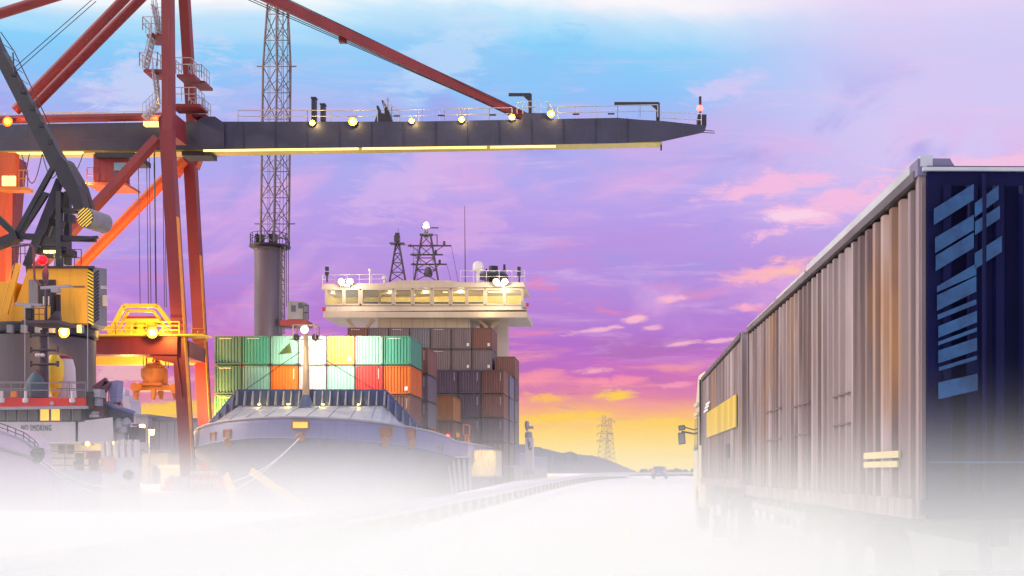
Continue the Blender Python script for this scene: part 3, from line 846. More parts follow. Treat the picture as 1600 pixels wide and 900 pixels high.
# wing deck, sloping front apron, window band, roof parapet
br = MB(); slab(br, 505, 487, 824, 496, DS - .6, DS + 9); wd = part('bridge_wing_deck', br, M['bcream'], ship)
br = MB(); a = [(508, 487), (822, 484), (818, 475), (511, 475)]
br.prism([P(x, y, DS - (.1 if y > 480 else -.15)) for x, y in a], (0, 8, 0)); part('bridge_apron', br, M['bcream'], ship)
br = MB(); br.prism([P(x, y, DS - .35) for x, y in ((502, 452), (820, 448), (819, 441), (740, 441), (714, 441), (702, 438), (622, 438), (608, 442), (504, 444))], (0, 9, 0)); part('bridge_roof', br, M['bcream'], ship)
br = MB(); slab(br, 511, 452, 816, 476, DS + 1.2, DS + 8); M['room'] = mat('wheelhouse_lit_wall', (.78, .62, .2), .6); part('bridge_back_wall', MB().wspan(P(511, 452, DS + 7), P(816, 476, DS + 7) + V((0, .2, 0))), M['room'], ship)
M['pane'] = bpy.data.materials.new('bridge_pane'); M['pane'].use_nodes = True
b_ = M['pane'].node_tree.nodes["Principled BSDF"]; b_.inputs["Base Color"].default_value = (.25, .35, .42, 1); b_.inputs["Roughness"].default_value = .03; b_.inputs["Alpha"].default_value = .22
M['lit_y'] = glow('ceiling_light_warm', (1.0, .82, .35), 2.5)
wins = [(513, 535), (540, 562), (565, 590), (596, 613), (617, 643), (647, 673), (677, 702), (706, 727), (732, 756), (760, 786), (791, 813)]
for k, (a, b) in enumerate(wins):
    f = MB(); z = .16
    A, B, C, D_ = P(a - 3, 452, DS - .2), P(b + 3, 452, DS - .2), P(b + 3, 476, DS + .1), P(a - 3, 476, DS + .1)
    for p, q, w in ((A, B, .25), (D_, C, .25), (A, D_, .34), (B, C, .34)): f.beam(p, q, w, .2)
    w = part('window', f, M['bcream'], ship)
    g_ = MB(); g_.add([P(a, 453, DS - .1), P(b, 453, DS - .1), P(b, 475, DS + .1), P(a, 475, DS + .1)], [(0, 1, 2, 3)]); part('pane', g_, M['pane'], w)
    g_ = MB()
    if k in (2, 4, 5, 6, 9, 3): g_.wspan(P(a + 3, 456, DS + 3), P(b - 3, 454.5, DS + 3.6)); part('ceiling_light', g_, M['lit_y'], w)
mb = MB(); slab(mb, 560, 472, 760, 476.5, DS + 2, DS + 3); part('console', mb, M['dark'], ship)
for px in (520, 610, 665, 720, 790):
    lamp(P(px, 457, DS + 3.5), 700, (1, .80, .36), ship, .4)
# two bright flood lights on the wings
for px in (540, 782):
    floodlamp(P(px, 440, DS - 1.0), .42, 'floodlight', M['bulb_w'], M['dish_w'], ship, 2, 1.35)
    b = MB(); c = P(px, 446, DS - .8); b.box(c, (1.2, .5, .25)); part('lamp_bracket', b, M['lgrey'], ship)
    lamp(P(px, 441, DS - 2.2), 700, (1, .93, .74), ship, .4)
lamp(P(760, 480, DS - 3), 300, (1, .85, .4), ship, .4)
lamp(P(660, 480, DS - 6), 250, (1, .88, .6), ship, .4)
rl = MB(); rl.rail([P(504, 444, DS), P(600, 443, DS)], 1.2, 1.6, .035); rl.rail([P(720, 441, DS), P(820, 441, DS)], 1.5, 1.6, .035); part('roof_railing', rl, M['white'], ship)
for px in (511, 811):
    b = MB(); c = P(px, 441, DS); b.tube(c, c + V((0, 0, .9)), .12); b.box(c + V((0, 0, 1.1)), (.45, .45, .45)); b.box(c + V((0, 0, 1.75)), (.42, .42, .5)); part('signal_lamp', b, M['dark'], ship)
for px in (506, 824):
    b = MB(); c = P(px, 483 if px < 600 else 476, DS - .7); b.box(c, (.35, .4, .4)); part('side_light', b, mat('sidelight_red', (.5, .03, .02)), ship)
b = MB(); slab(b, 815, 470, 822, 480, DS - .8, DS + .3); part('wing_locker', b, M['lgrey'], ship)
b = MB(); c = P(747, 441, DS + 1); b.tube(c, P(747, 424, DS + 1), .22); b.lathe(P(747, 424, DS + 1), [(.55, 0), (.72, .1), (.72, .8), (.55, 1.15), (.2, 1.3)], 18); part('satellite_dome', b, M['white'], ship, True)
b = MB(); b.tube(P(578, 443, DS), P(578, 424, DS), .1); b.ball(P(578, 422, DS), .22); part('pole_lamp', b, M['white'], ship, True)
b = MB(); b.lathe(P(601, 443, DS), [(.15, 0), (.15, .5), (.35, .55), (.35, .85), (.1, 1.0)], 14); part('small_dome', b, M['white'], ship, True)
for px, r, top_ in ((771, .62, 415), (788, .17, 412), (760, .12, 419)):
    b = MB(); b.lathe(P(px, 441, DS + 7), [(r, 0), (r, (441 - top_) * DS / F)], 18); part('exhaust_pipe', b, M['dark'], ship, True)
b = MB(); b.lathe(P(771, 436, DS + 7), [(2.0, 0), (2.0, .5), (1.6, .9)], 20); part('funnel_casing', b, M['dark'], ship, True)
b = MB(); b.tube(P(727, 441, DS + 1), P(726, 322, DS + 1), .07, .03); part('whip_antenna', b, M['dark'], ship)
# lattice masts on the bridge roof
def lattice_mast(px, w0, w1, py0, py1, n, name, side=1.0):
    mbx = MB(); prev = None
    for k in range(n + 1):
        t = k / n; w = (w0 + (w1 - w0) * t) / 2; py = py0 + (py1 - py0) * t
        hh = w * DS / F
        c = [P(px - w, py, DS + 2 - hh), P(px + w, py, DS + 2 - hh), P(px + w, py, DS + 2 + hh), P(px - w, py, DS + 2 + hh)]
        if prev:
            for i in range(4):
                mbx.tube(prev[i], c[i], .13, n=6, caps=False); mbx.tube(prev[i], c[(i + 1) % 4], .06, n=5, caps=False); mbx.tube(c[i], c[(i + 1) % 4], .07, n=5, caps=False)
                mbx.tube(prev[(i + 1) % 4], c[i], .06, n=5, caps=False)
        prev = c
    return part(name, mbx, M['lattice2'], ship)
M['lattice2'] = mat('mast_dark', (.06, .045, .06), .5, var=.3)
lattice_mast(621, 25, 5, 440, 381, 4, 'signal_mast')
rm = lattice_mast(666, 38, 13, 440, 366, 4, 'radar_mast')
b = MB(); b.box(P(621, 381, DS + 2), (1.9, 1.2, .14)); b.tube(P(621, 381, DS + 2), P(621, 376, DS + 2), .2); b.box(P(620.5, 373, DS + 2), (.7, .6, .8)); b.box(P(621, 367, DS + 2), (.55, .4, .5)); b.tube(P(622, 365, DS + 2), P(622, 356, DS + 2), .03); part('mast_head', b, M['lattice2'], ship)
b = MB()
b.tube(P(666, 370, DS + 2), P(666, 353, DS + 2), .28, .2); b.beam(P(658, 356, DS + 1.5), P(685, 356, DS + 1.5), .14)
b.beam(P(656, 367, DS + 2), P(676, 367, DS + 2), .3); b.path([P(674, 382, DS + 2), P(674, 367, DS + 2), P(683, 367, DS + 2), P(683, 383, DS + 2), P(674, 383, DS + 2)], .06); part('radar_post', b, M['lattice2'], rm)
for a, c_, py in ((637, 705, 384), (641, 692, 398), (642, 698, 413)):
    b = MB(); b.beam(P(a, py, DS + 1.5), P(c_, py, DS + 1.5), .18); b.tube(P(a + 4, py + 2, DS + 1.5), P(a + 4, py - 2, DS + 1.5), .14); b.tube(P(c_ - 11, py, DS + 1.5), P(c_ - 11, py - 7, DS + 1.5), .16)
    b.tube(P(a + 6, py, DS + 1.5), P(658, py + 12, DS + 1.5), .05); b.tube(P(c_ - 12, py, DS + 1.5), P(676, py + 12, DS + 1.5), .05)
    part('yard_arm', b, M['lattice2'], rm)
b = MB(); b.ladder(P(649, 440, DS + 1), P(649, 386, DS + 1), .5); part('mast_ladder', b, M['lattice2'], rm)
b = MB(); b.ball(P(666, 351, DS + 1.5), .30); b.box(P(666, 355, DS + 1.5), (.7, .5, .12)); part('masthead_lamp', b, M['bulb_w'], rm, True)
b = MB(); b.lathe(P(669, 432, DS + 1), [(.5, 0), (.6, .4), (.3, 1.2)], 12); part('horn_drum', b, M['lattice2'], rm)
for a, c_ in ((705, 716), (698, 705)):
    b = MB(); b.tube(P(a, 384 if a > 700 else 413, DS + 1.5), P(c_, 440, DS + 1.5), .025, n=4); part('halyard', b, M['lattice2'], rm)
# lights, lockers and winch gear along the ship's starboard side, in front of the dark stacks
wg = thing('winch_platform', 'cluttered winch platform with posts and a red lamp beside the ship bow', 'platform', W(712, 740, 109))
b = MB(); slab(b, 686, 716, 738, 722, 107, 110.5); part('deck_plate', b, M['hull'], wg)
for k, px in enumerate((706, 713, 719, 726, 733)):
    b = MB(); b.beam(W(px, 718, 108), W(px, 676 + 3 * (k % 2), 108), .22, .3); part('post', b, M['brownish'] if 'brownish' in M else M['red'], wg)
b = MB(); slab(b, 697, 692, 704, 676, 107.6, 107.9); part('lamp_housing', b, M['red'], wg)
b = MB(); b.ball(W(699.5, 682, 107.4), .17); part('red_lamp', b, M['bulb_r'], wg, True)
b = MB(); slab(b, 713, 676, 718, 683, 107.7, 107.8); part('notice_plate', b, M['ylw2'], wg)
b = MB(); c = [W(724, 680, 107.8), W(724, 663, 107.8), W(734, 665, 107.8), W(733, 680, 107.8)]
b.path(c + [c[0]], .08); b.tube(W(728, 715, 107.8), W(727, 680, 107.8), .1); b.tube(W(732, 715, 107.8), W(732, 680, 107.8), .08); part('ladder_frame', b, M['orange'], wg)
for k in range(5):
    b = MB(); p = W(672 + k * 5, 682 + k * 5, 107); b.lathe((p.x, p.y, p.z), [(.22, 0), (.3, .3), (.18, .6 + .2 * (k % 2))], 8); b.tube(p, p + V((.5, 0, .8)), .06); part('winch_drum', b, M['orange'], wg)
lamp(W(748, 690, 103.2), 1100, (1, .72, .28), wg, .2, spot=70, aim=W(757, 722, 108))
# striped fender wall by the quay
fw = thing('quay_fender', 'white and dark striped fender wall where the bow meets the quay', 'fender', W(718, 775, 97))
b = MB(); b.prism([W(690, 716, 97.6), W(735, 716, 97.6), W(735, 785, 97.6), W(722, 785, 97.6)], (0, .5, 0)); part('backing_wall', b, M['grey'], fw)
for k in range(5):
    px = 697 + k * 8.6; b = MB(); b.prism([W(px, 717, 97.3), W(px + 4.2, 717, 97.3), W(px + 5.5 + (4 - k) * 2.0, 782, 97.3), W(px + 2.0 + (4 - k) * 2.0, 782, 97.3)], (0, .25, 0)); part('stripe_beam', b, M['white'], fw)
b = MB(); b.beam(W(688, 714, 97.3), W(736, 714, 97.3), .5, .2); part('coping', b, M['white'], fw)
# white tower with a dark emblem at the far side
wt = thing('pilot_station', 'slim white mast house with a dark curved emblem beside the outermost containers', 'tower', W(826, 745, 128))
b = MB(); slab(b, 820.5, 684, 832.5, 735, 128, 130); part('housing', b, M['white'], wt)
b = MB(); slab(b, 816, 735, 836, 742, 127, 131); part('base', b, M['lgrey'], wt)
b = MB(); c = W(826, 684, 129); b.lathe(c, [(.42, 0), (.42, .5), (.25, .7)], 14); b.lathe(W(823.5, 666, 129), [(.12, -.5), (.25, 0), (.25, .4), (.15, .6)], 12); b.box(W(830, 668, 129), (.5, .4, .3)); part('lantern', b, M['lgrey'], wt, True)
b = MB(); pts = [W(825, 686, 127.97), W(825.6, 696, 127.97), W(826.5, 701, 127.97), W(829, 703, 127.97), W(830.5, 699, 127.97)]
b.path(pts, .07, 5); b.tube(W(827.5, 690, 127.97), W(828, 698, 127.97), .06); part('emblem', b, M['dark'], wt)
for k in range(4):
    b = MB(); px = 818 + k * 5; b.tube(W(px, 735, 127.5), W(px, 748, 127.5), .09); part('leg', b, M['white'], wt)

# ------------------------------------------------------------------ the big gantry crane
gc = thing('gantry_crane', 'tall red ship-to-shore gantry crane with a long dark boom over the ship', 'crane', W(297, 768, 98))
D1, D2, DM = 90.0, 106.0, 98.0
M['amberlit'] = mat('beam_lamplit_amber', (.72, .27, .02), .5, var=.15)  # orange lamplight on far beam and leg edges put into the colour
def seg(name, a, b, w, h, m, w2=None, h2=None, parent=None):
    mbx = MB(); mbx.beam(a, b, w, h, w2, h2); return part(name, mbx, m, parent or gc)
def bz(px): return 98.6 - (px - 262) * 3.9 / 840          # boom depth
PX = lambda px, d: d / F * px
leg = seg('leg', W(296, 768, D1), W(261, 205, D1), .92, .9, M['red'], .92, .9)
mbx = MB(); mbx.beam(W(296, 766, D1) + V((.485, -.2, 0)), W(269.5, 340, D1) + V((.485, -.2, 0)), .05, .5); part('lit_edge_strip', mbx, M['amberlit'], leg)  # thin strip added to carry the lamplight on the leg's side

leg2 = seg('leg', W(326, 762, D2), W(297, 245, D2), 1.02, .9, M['red'], 1.0, .9)
mbx = MB(); mbx.beam(W(326, 760, D2) + V((.54, -.2, 0)), W(305.7, 400, D2) + V((.535, -.2, 0)), .05, .5); part('lit_edge_strip', mbx, M['amberlit'], leg2)
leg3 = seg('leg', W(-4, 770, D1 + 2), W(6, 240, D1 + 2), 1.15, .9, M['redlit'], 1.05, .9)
leg4 = seg('leg', W(-20, 764, D2), W(25, 250, D2 + 1), 1.3, 1.4, M['red'])
for a, d in ((298, D1), (327, D2), (2, D1 + 2), (-20, D2)):
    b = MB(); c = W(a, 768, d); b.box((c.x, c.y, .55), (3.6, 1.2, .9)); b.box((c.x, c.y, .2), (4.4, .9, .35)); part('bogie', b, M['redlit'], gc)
# portal beams
pb = seg('portal_beam', W(-60, 540, D1 + .5), W(283, 540, D1), 1.5, 1.55, M['red'])
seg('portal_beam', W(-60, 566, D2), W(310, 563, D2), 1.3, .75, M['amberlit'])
seg('sill_beam', W(283, 545, D1), W(310, 556, D2), 1.2, 1.3, M['red'])
b = MB(); b.prism([W(232, 555, D1 - .6), W(276, 555, D1 - .6), W(285, 620, D1 - .6), W(272, 568, D1 - .6), W(246, 562, D1 - .6)], (0, 1.1, 0)); part('gusset', b, M['red'], gc)
# knee braces
seg('brace', W(247, 216, D1), W(60, 418, D1 + 1), .8, .55, M['red'])
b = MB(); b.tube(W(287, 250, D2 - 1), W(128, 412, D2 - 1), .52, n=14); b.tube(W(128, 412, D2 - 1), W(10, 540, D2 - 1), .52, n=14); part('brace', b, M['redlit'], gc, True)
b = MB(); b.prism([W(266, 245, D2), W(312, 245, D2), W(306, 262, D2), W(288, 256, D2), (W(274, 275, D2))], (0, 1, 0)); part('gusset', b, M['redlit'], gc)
# pylon, its stairs and platforms
py1 = seg('pylon', W(264, 215, D1 + 3), W(262, -70, D1 + 4), .85, .8, M['red'], .8)
py2 = seg('pylon', W(302, 215, D2 - 3), W(284, -70, D2 - 6), .8, .8, M['red'], .8)
seg('pylon_head', W(255, -66, D1 + 3), W(292, -66, D2 - 5), 1.2, 1.4, M['red'])
b = MB(); b.prism([W(247, 185, 94), W(262, 168, 94), W(274, 178, 94), W(276, 215, 94), W(250, 215, 94)], (0, 2.2, 0)); part('hinge_bracket', b, M['red'], gc)
for (a, c_, yy, d) in ((224, 252, 108, 95), (229, 255, 53, 95), (276, 304, 116, 97), (300, 320, 126, 98.5), (266, 312, 162, 97), (300, 322, 178, 98.5)):
    b = MB(); b.wspan(W(a, yy, d - .8), W(c_, yy + 4, d + 1.2)); p = part('platform', b, M['red'], gc)
    b = MB(); z0 = W(0, yy, d).z; xa_, xb_ = W(a, 0, d).x, W(c_, 0, d).x
    b.rail([(xa_, d + 1.1, z0), (xa_, d - .8, z0), (xb_, d - .8, z0), (xb_, d + 1.1, z0)], 1.1, .7, .04); part('railing', b, M['galv'], p)
def stair(a, b_, d, w=.8):
    mbx = MB(); p, q = W(*a, d), W(*b_, d)
    for yy in (-w / 2, w / 2):
        mbx.beam(p + V((0, yy, 0)), q + V((0, yy, 0)), .06, .22); mbx.tube(p + V((0, yy, 1)), q + V((0, yy, 1)), .03, n=5)
        for k in range(5):
            c = p.lerp(q, k / 4) + V((0, yy, 0)); mbx.tube(c, c + V((0, 0, 1)), .025, n=5)
    n = int((q - p).length / .32)
    for k in range(n + 1): mbx.box(p.lerp(q, k / n), (.24, w, .04))
    return part('stair', mbx, M['galv'], gc)
stair((248, 53), (240, 10), 94.5); stair((228, 106), (240, 54), 94.5); stair((247, 160), (241, 110), 94.5); stair((246, 164), (226, 184), 93.5)
b = MB(); c0, c1 = W(247, 53, 94.2), W(251, 5, 94.2); b.ladder(c0, c1, .5); part('ladder', b, M['galv'], gc)
# boom
def bp(px, py, dy=0): return W(px, py, bz(px) + dy)
bm_ = MB(); prof = [(-90, 196, 236), (300, 190, 234), (640, 190, 229), (965, 184, 224), (1000, 187, 222), (1036, 189, 221), (1100, 196, 207)]
HWB = 1.1
vs = []
for px, t_, b_2 in prof: vs += [bp(px, t_, -HWB), bp(px, t_, HWB), bp(px, b_2, HWB), bp(px, b_2, -HWB)]
fs = [(4 * i + a, 4 * i + (a + 1) % 4, 4 * i + 4 + (a + 1) % 4, 4 * i + 4 + a) for i in range(len(prof) - 1) for a in range(4)]
fs += [(0, 1, 2, 3), tuple(4 * (len(prof) - 1) + k for k in range(4))]
bm_.add(vs, fs); boom = part('boom', bm_, M['navy'], gc)
b = MB(); b.beam(bp(-90, 242), bp(300, 238), 1.5, .32, up=(0, 0, 1)); b.beam(bp(300, 238), bp(1034, 223.5), 1.5, .32); part('lower_flange', b, mat('flange_lamplit_yellow', (.62, .50, .10), .4, var=.15), boom)  # lamplight on the flange is put into its yellow
M['strip'] = glow('strip_glow', (1.0, .80, .22), 1.5)  # self-lit strip added for the lamplight along the boom's underside
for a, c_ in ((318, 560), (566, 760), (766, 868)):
    b = MB(); b.beam(bp(a, 232 + (600 - a) * .012, -1.18), bp(c_, 232 + (600 - c_) * .012, -1.18), .10, .16); part('glow_strip', b, M['strip'], boom)
b = MB(); b.beam(bp(0, 240, -1.18), bp(130, 239, -1.18), .10, .2); part('glow_strip', b, M['strip'], boom)
for k in range(28):
    px = 330 + k * 25; b = MB(); y0, y1 = 191 - max(0, px - 640) * .02, 233 - (px - 300) * .0165
    if px < 1000 and k % 2 == 0: b.box((bp(px, (y0 + y1) / 2, -HWB - .02)), (.05, .06, (y1 - y0) * bz(px) / F)); part('stiffener', b, M['navy'], boom)
b = MB(); b.prism([bp(290, 200, -1.3), bp(318, 182, -1.3), bp(336, 182, -1.3), bp(350, 192, -1.3), bp(350, 230, -1.3), bp(314, 232, -1.3)], (0, 2.6, 0)); part('boom_root', b, M['navy'], boom)
b = MB(); b.wspan(bp(284, 236, -1), bp(328, 243, 1)); part('hinge_block', b, M['dark'], boom)
top_y = lambda px: 191 if px < 640 else 190 - (px - 640) * .0185
pts = [bp(px, top_y(px), -1.0) for px in (372, 480, 590)]
b = MB(); b.rail(pts, 1.0, 1.9, .035)
b.rail([bp(px, top_y(px), -1.0) for px in (622, 720, 800)], 1.0, 1.9, .035); b.rail([bp(px, top_y(px), -1.0) for px in (872, 965, 1000, 1028)], 1.0, 1.7, .035); b.rail([bp(1032, 194, -1), bp(1096, 197, -1)], 1.0, 1.1, .035)
b.rail([bp(px, top_y(px), 1.0) for px in (372, 590, 800, 965, 1028)], 1.0, 1.9, .03); part('railing', b, M['galv'], boom)
b = MB(); b.rail([bp(-80, 197, -1), bp(250, 192, -1)], 1.0, 1.6, .035); part('railing', b, M['ylw2'], boom)
for px, py, r in ((488, 192, .16), (551, 190, .24), (643, 189, .15), (721, 187, .16), (800, 183, .17), (861, 178, .20)):
    floodlamp(bp(px, py, -1.3), r * 1.5, 'lamp', M['bulb_y'], M['dish_y'], gc)
    lamp(bp(px, py - 2, -1.7), 90, (1, .66, .2), gc, .1)
for px, t_ in ((491, 153), (505, 163)):
    b = MB(); b.box((bp(px, (t_ + 190) / 2)), (.36, .5, (190 - t_) * 97 / F)); b.box(bp(px, t_ + 1), (.45, .6, .12)); part('buffer_post', b, M['dark'], boom)
b = MB(); b.prism([bp(585, 190, -.5), bp(590, 176, -.5), bp(588, 165, -.5), bp(591, 165, -.5), bp(595, 178, -.5), bp(601, 175, -.5), bp(596, 156, -.5), bp(599, 157, -.5), bp(606, 170, -.5), bp(613, 190, -.5)], (0, 1, 0)); part('hinge_lug', b, M['dark'], boom)
b = MB(); b.rail([bp(600, 178, -.9), bp(606, 172, -.9), bp(612, 184, -.9), bp(622, 190, -.9)], 1.0, .6, .035); part('hinge_railing', b, M['galv'], boom)
for (x0, x1, yy, yb) in ((795, 829, 148, 178), (960, 1029, 162, 192)):
    b = MB(); b.beam(bp(x0, yy), bp(x1, yy), .22, .22); b.beam(bp(x1 - 1, yy - 1), bp(x1 - 1, yb), .3, .3); b.prism([bp(x1 - 12, yy + 1, -.1), bp(x1, yy + 1, -.1), bp(x1, yy + 12, -.1)], (0, .2, 0)); part('davit', b, M['dark'], boom)
b = MB(); b.prism([bp(812, 192, -.9), bp(818, 176, -.9), bp(852, 177, -.9), bp(864, 190, -.9)], (0, 1.8, 0)); stp = part('stay_anchor', b, M['navy'], boom)
b = MB(); b.rail([bp(808, 178, -.9), bp(826, 176, -.9), bp(856, 177, -.9), bp(864, 188, -.9)], .95, .5, .035); part('anchor_railing', b, M['galv'], stp)
b = MB(); b.box(bp(1094, 172, 0), (.2, .2, 2.2)); b.box(bp(1096, 192, 0), (.7, 1.6, .9)); part('tip_post', b, M['dark'], boom)
b = MB(); b.ball(bp(1093.5, 169, -.1), .24); part('red_lamp', b, M['bulb_r'], boom, True); lamp(bp(1093, 166, -.8), 60, (1, .05, .04), gc, .1)
b = MB(); b.box(bp(1033, 228), (.12, .12, .75)); b.beam(bp(1098, 203), bp(1116, 205), .05); b.beam(bp(1098, 207), bp(1117, 208), .05); part('limit_switch', b, M['dark'], boom)
for px in (620, 690, 770, 900, 955):
    b = MB(); b.box(bp(px, 181 - (px - 640) * .01, -1.0), (.55, .1, .1)); part('cable_tray', b, M['dark'], boom)
# stays
APEX = W(276, -66, 97)
st = seg('forestay', APEX + V((0, -.8, 0)), bp(820, 183, 0), .75, .85, M['red'], .6, .7)
for off, dz in ((-.5, .75), (-.3, .95), (-.4, -.75), (-.2, -.95)):
    b = MB(); b.tube(APEX + V((0, off, dz)), bp(822, 178 if dz > 0 else 190, off), .035, n=4); part('stay_rope', b, M['dark'], st)
b = MB(); b.box(APEX.lerp(bp(820, 183), .48) + V((0, 0, -.5)), (.6, .5, .5)); part('stay_clamp', b, M['red'], st)
for a, c_, d in (((24, 173), (183, 10), 96.2), ((47, 172), (208, 10), 99.2)):
    b = MB(); p, q = W(*a, d), W(*c_, d); b.tube(p, p.lerp(q, 1.45), .40, n=14); part('backstay', b, M['red'], gc, True)
b = MB(); b.tube(W(-60, 40, 97), W(100, -10, 97), .42, n=12); part('backstay', b, M['red'], gc, True)
b = MB(); b.tube(W(-50, 188, 96), W(255, 182, 96), .33, n=10); part('tie_rod', b, M['red'], gc, True)
floodlamp(W(12, 190, 95), .42, 'lamp', glow('lamp_orange_lit', (1, .45, .06), 4), glow('reflector_orange_lit', (1, .16, .01), 1.5), gc); lamp(W(12, 186, 94), 350, (1, .25, .05), gc, .2)
lamp(W(240, 190, 95.5), 300, (1, .7, .15), gc, .2)
b = MB(); b.box(W(238, 194, 95.6), (1.3, .5, .35)); part('lamp', b, M['strip'], gc)
# operator cab, machinery carriage and landside cab
b = MB(); b.prism([W(146, 240, 95), W(199, 240, 95), W(200, 282, 95), W(192, 291, 95), W(146, 291, 95)], (-.5, 1.6, 0)); oc = part('operator_cab', b, M['red'], gc)
b = MB(); b.wspan(W(178, 254, 94.96), W(197, 266, 94.96) + V((0, .05, 0))); part('cab_window', b, mat('cab_window_teal', (.18, .34, .40), .1, var=.1), oc)
b = MB(); b.wspan(W(178, 270, 94.96), W(190, 282, 94.96) + V((0, .05, 0))); part('cab_window', b, M['glass'], oc)
b = MB(); b.wspan(W(135, 285, 94.5), W(196, 289, 97.5)); b.rail([W(136, 285, 94.6), W(146, 285, 94.6)], 1.2, .5, .04); part('cab_platform', b, M['redlit'], oc)
b = MB(); b.wspan(W(148, 238, 94.6), W(210, 246, 98)); part('trolley', b, M['dark'], gc)
floodlamp(W(131, 288, 94.4), .22, 'lamp', M['bulb_y'], M['dish_y'], gc); lamp(W(131, 286, 94), 120, (1, .6, .15), gc, .1)
b = MB(); b.wspan(W(0, 292, 90.5), W(24, 238, 91.1)); lc = part('landside_cab', b, M['redlit'], gc)
b = MB(); b.wspan(W(-4, 297, 90), W(42, 292, 91)); b.rail([W(30, 292, 90.2), W(43, 292, 90.2), W(43, 292, 91)], 1.3, .4, .04); part('cab_platform', b, M['orange'], lc)
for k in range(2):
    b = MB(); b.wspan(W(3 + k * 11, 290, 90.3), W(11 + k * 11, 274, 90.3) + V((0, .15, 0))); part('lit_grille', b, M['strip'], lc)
for px in (216, 229, 233, 241, 254, 257, 270):
    rp_h = MB(); rp_h.tube(W(px, 238, 95.5), W(px + 3, 480, 93), .03 if px != 241 else .06, n=5); part('hoist_rope', rp_h, M['dark'], gc)
for k in range(4):
    b = MB(); pts = []
    for i in range(9):
        t = i / 8; pts.append(W(14 + k * 32 + 32 * t - (12 if k else 0), 240 + 55 * math.sin(math.pi * t) * (1 - .15 * k), 96.5))
    b.path(pts, .04, 5); part('festoon_cable', b, M['dark'], gc)
# walkway along the portal beam
b = MB(); b.wspan(W(96, 524, D1 - 1.3), W(318, 522, D1 + .6)); b.rail([W(96, 522, D1 - 1.2), W(180, 522, D1 - 1.2), W(280, 522, D1 - 1.2)], .95, 1.2, .05, 2); part('walkway', b, M['ylw2'], gc)
b = MB(); b.wspan(W(93, 512, D1 - 1.3), W(128, 506, D1 + .4)); b.beam(W(110, 510, D1), W(180, 514, D1), .3); part('walkway_box', b, M['ylw2'], gc)
b = MB(); b.rail([W(300, 529, D1 + 5), W(320, 529, D1 + 5)], .8, .5, .06); b.wspan(W(300, 532, D1 + 4.5), W(320, 524, D1 + 5.2)); part('walkway_box', b, M['orange'], gc)
for px in (238,):
    floodlamp(W(px, 520, D1 - 1.7), .42, 'floodlight', M['bulb_y'], M['dish_y'], gc)
    lamp(W(px, 520, D1 - 2.6), 800, (1, .55, .10), gc, .2)
lamp(W(238, 505, D1 + 6), 1800, (1, .5, .1), gc, .3)
lamp(W(296, 700, D2 - 7), 30000, (1, .36, .05), gc, .3, spot=80, aim=W(324, 530, D2), blend=.8)
lamp(W(200, 605, D2 - 3.5), 2200, (1, .58, .14), gc, .3)
lamp(W(150, 455, D2 - 6), 1100, (1, .5, .08), gc, .3)
lamp(W(30, 420, D1 - 4), 1500, (1, .28, .05), gc, .3)
# lifting frame above the beam
lf = thing('lifting_frame', 'bright yellow trapezoid lifting frame hanging on ropes above the portal beam', 'lifting frame', W(224, 522, 93))
def fr_(pts, d0, d1, w):
    m_ = MB()
    for d in (d0, d1):
        for p, q in zip(pts, pts[1:]): m_.beam(W(*p, d), W(*q, d), w, w)
    for p in pts: m_.beam(W(*p, d0), W(*p, d1), w * .8)
    return m_
part('outer_frame', fr_([(171, 521), (194, 478), (246, 478), (278, 521)], 91.5, 94, .3), M['ylw2'], lf)
part('inner_frame', fr_([(182, 521), (200, 486), (240, 486), (266, 521)], 91.7, 93.8, .2), M['ylw2'], lf)
m_ = MB(); m_.beam(W(171, 521, 91.5), W(278, 521, 91.5), .25); m_.beam(W(196, 500, 91.5), W(250, 500, 91.5), .2)
for k in range(9): m_.beam(W(176 + k * 12, 521, 91.5), W(182 + k * 12, 512, 91.5), .1)
part('cross_beam', m_, M['ylw2'], lf)
b = MB(); b.wspan(W(196, 505, 92), W(244, 494, 93.5)); part('sheave_box', b, M['redlit'], lf)
for px in (205, 220, 235):
    b = MB(); c = W(px, 512, 91.9); b.lathe((c.x, c.y, c.z), [(.5, -.12), (.55, 0), (.5, .12)], 16, 'y'); part('sheave', b, M['ylw2'], lf)
lamp(W(224, 512, 90.0), 220, (1, .7, .12), lf, .2)
# spreader hanging under the beam
sp_ = thing('container_spreader', 'orange container spreader hanging open below the portal beam', 'spreader', W(240, 628, 92))
b = MB(); c = W(241, 582, 92); b.lathe(c, [(.3, -1.1), (.75, -.9), (1.0, -.3), (1.0, .25), (.7, .6), (.4, .8)], 16); part('slewing_head', b, M['orange'], sp_, True)
b = MB(); b.path([W(229, 572, 91.4), W(229, 558, 91.4), W(259, 558, 91.4), W(259, 572, 91.4), W(229, 572, 91.4)], .06); b.tube(W(244, 572, 92), W(243, 550, 92), .12); b.tube(W(236, 571, 92), W(243, 553, 92), .08); b.tube(W(251, 571, 92), W(243, 553, 92), .08); part('head_cage', b, M['orange'], sp_)
for px in (227, 258):
    b = MB(); b.tube(W(px, 600, 92), W(px, 580, 92), .22); part('hydraulic_leg', b, M['orange'], sp_)
b = MB(); b.wspan(W(212, 610, 91.4), W(276, 602, 92.6)); b.wspan(W(218, 602, 91.2), W(252, 598, 92.8)); mbm = part('main_beam', b, M['orange'], sp_)
for px, d in ((213, 91), (240, 91), (251, 93), (274, 93)):
    b = MB(); b.beam(W(px, 608, d), W(px, 618, d), .35, .35); b.lathe(W(px, 623, d), [(.12, -.1), (.2, .1), (.16, .3)], 10); part('twist_lock', b, M['orange'], sp_)
for px, py in ((213, 605), (274, 607)):
    b = MB(); c = W(px, py, 91); b.lathe((c.x, c.y, c.z), [(.36, -.3), (.4, 0), (.36, .3)], 14, 'y'); part('end_roller', b, M['orange'], sp_)
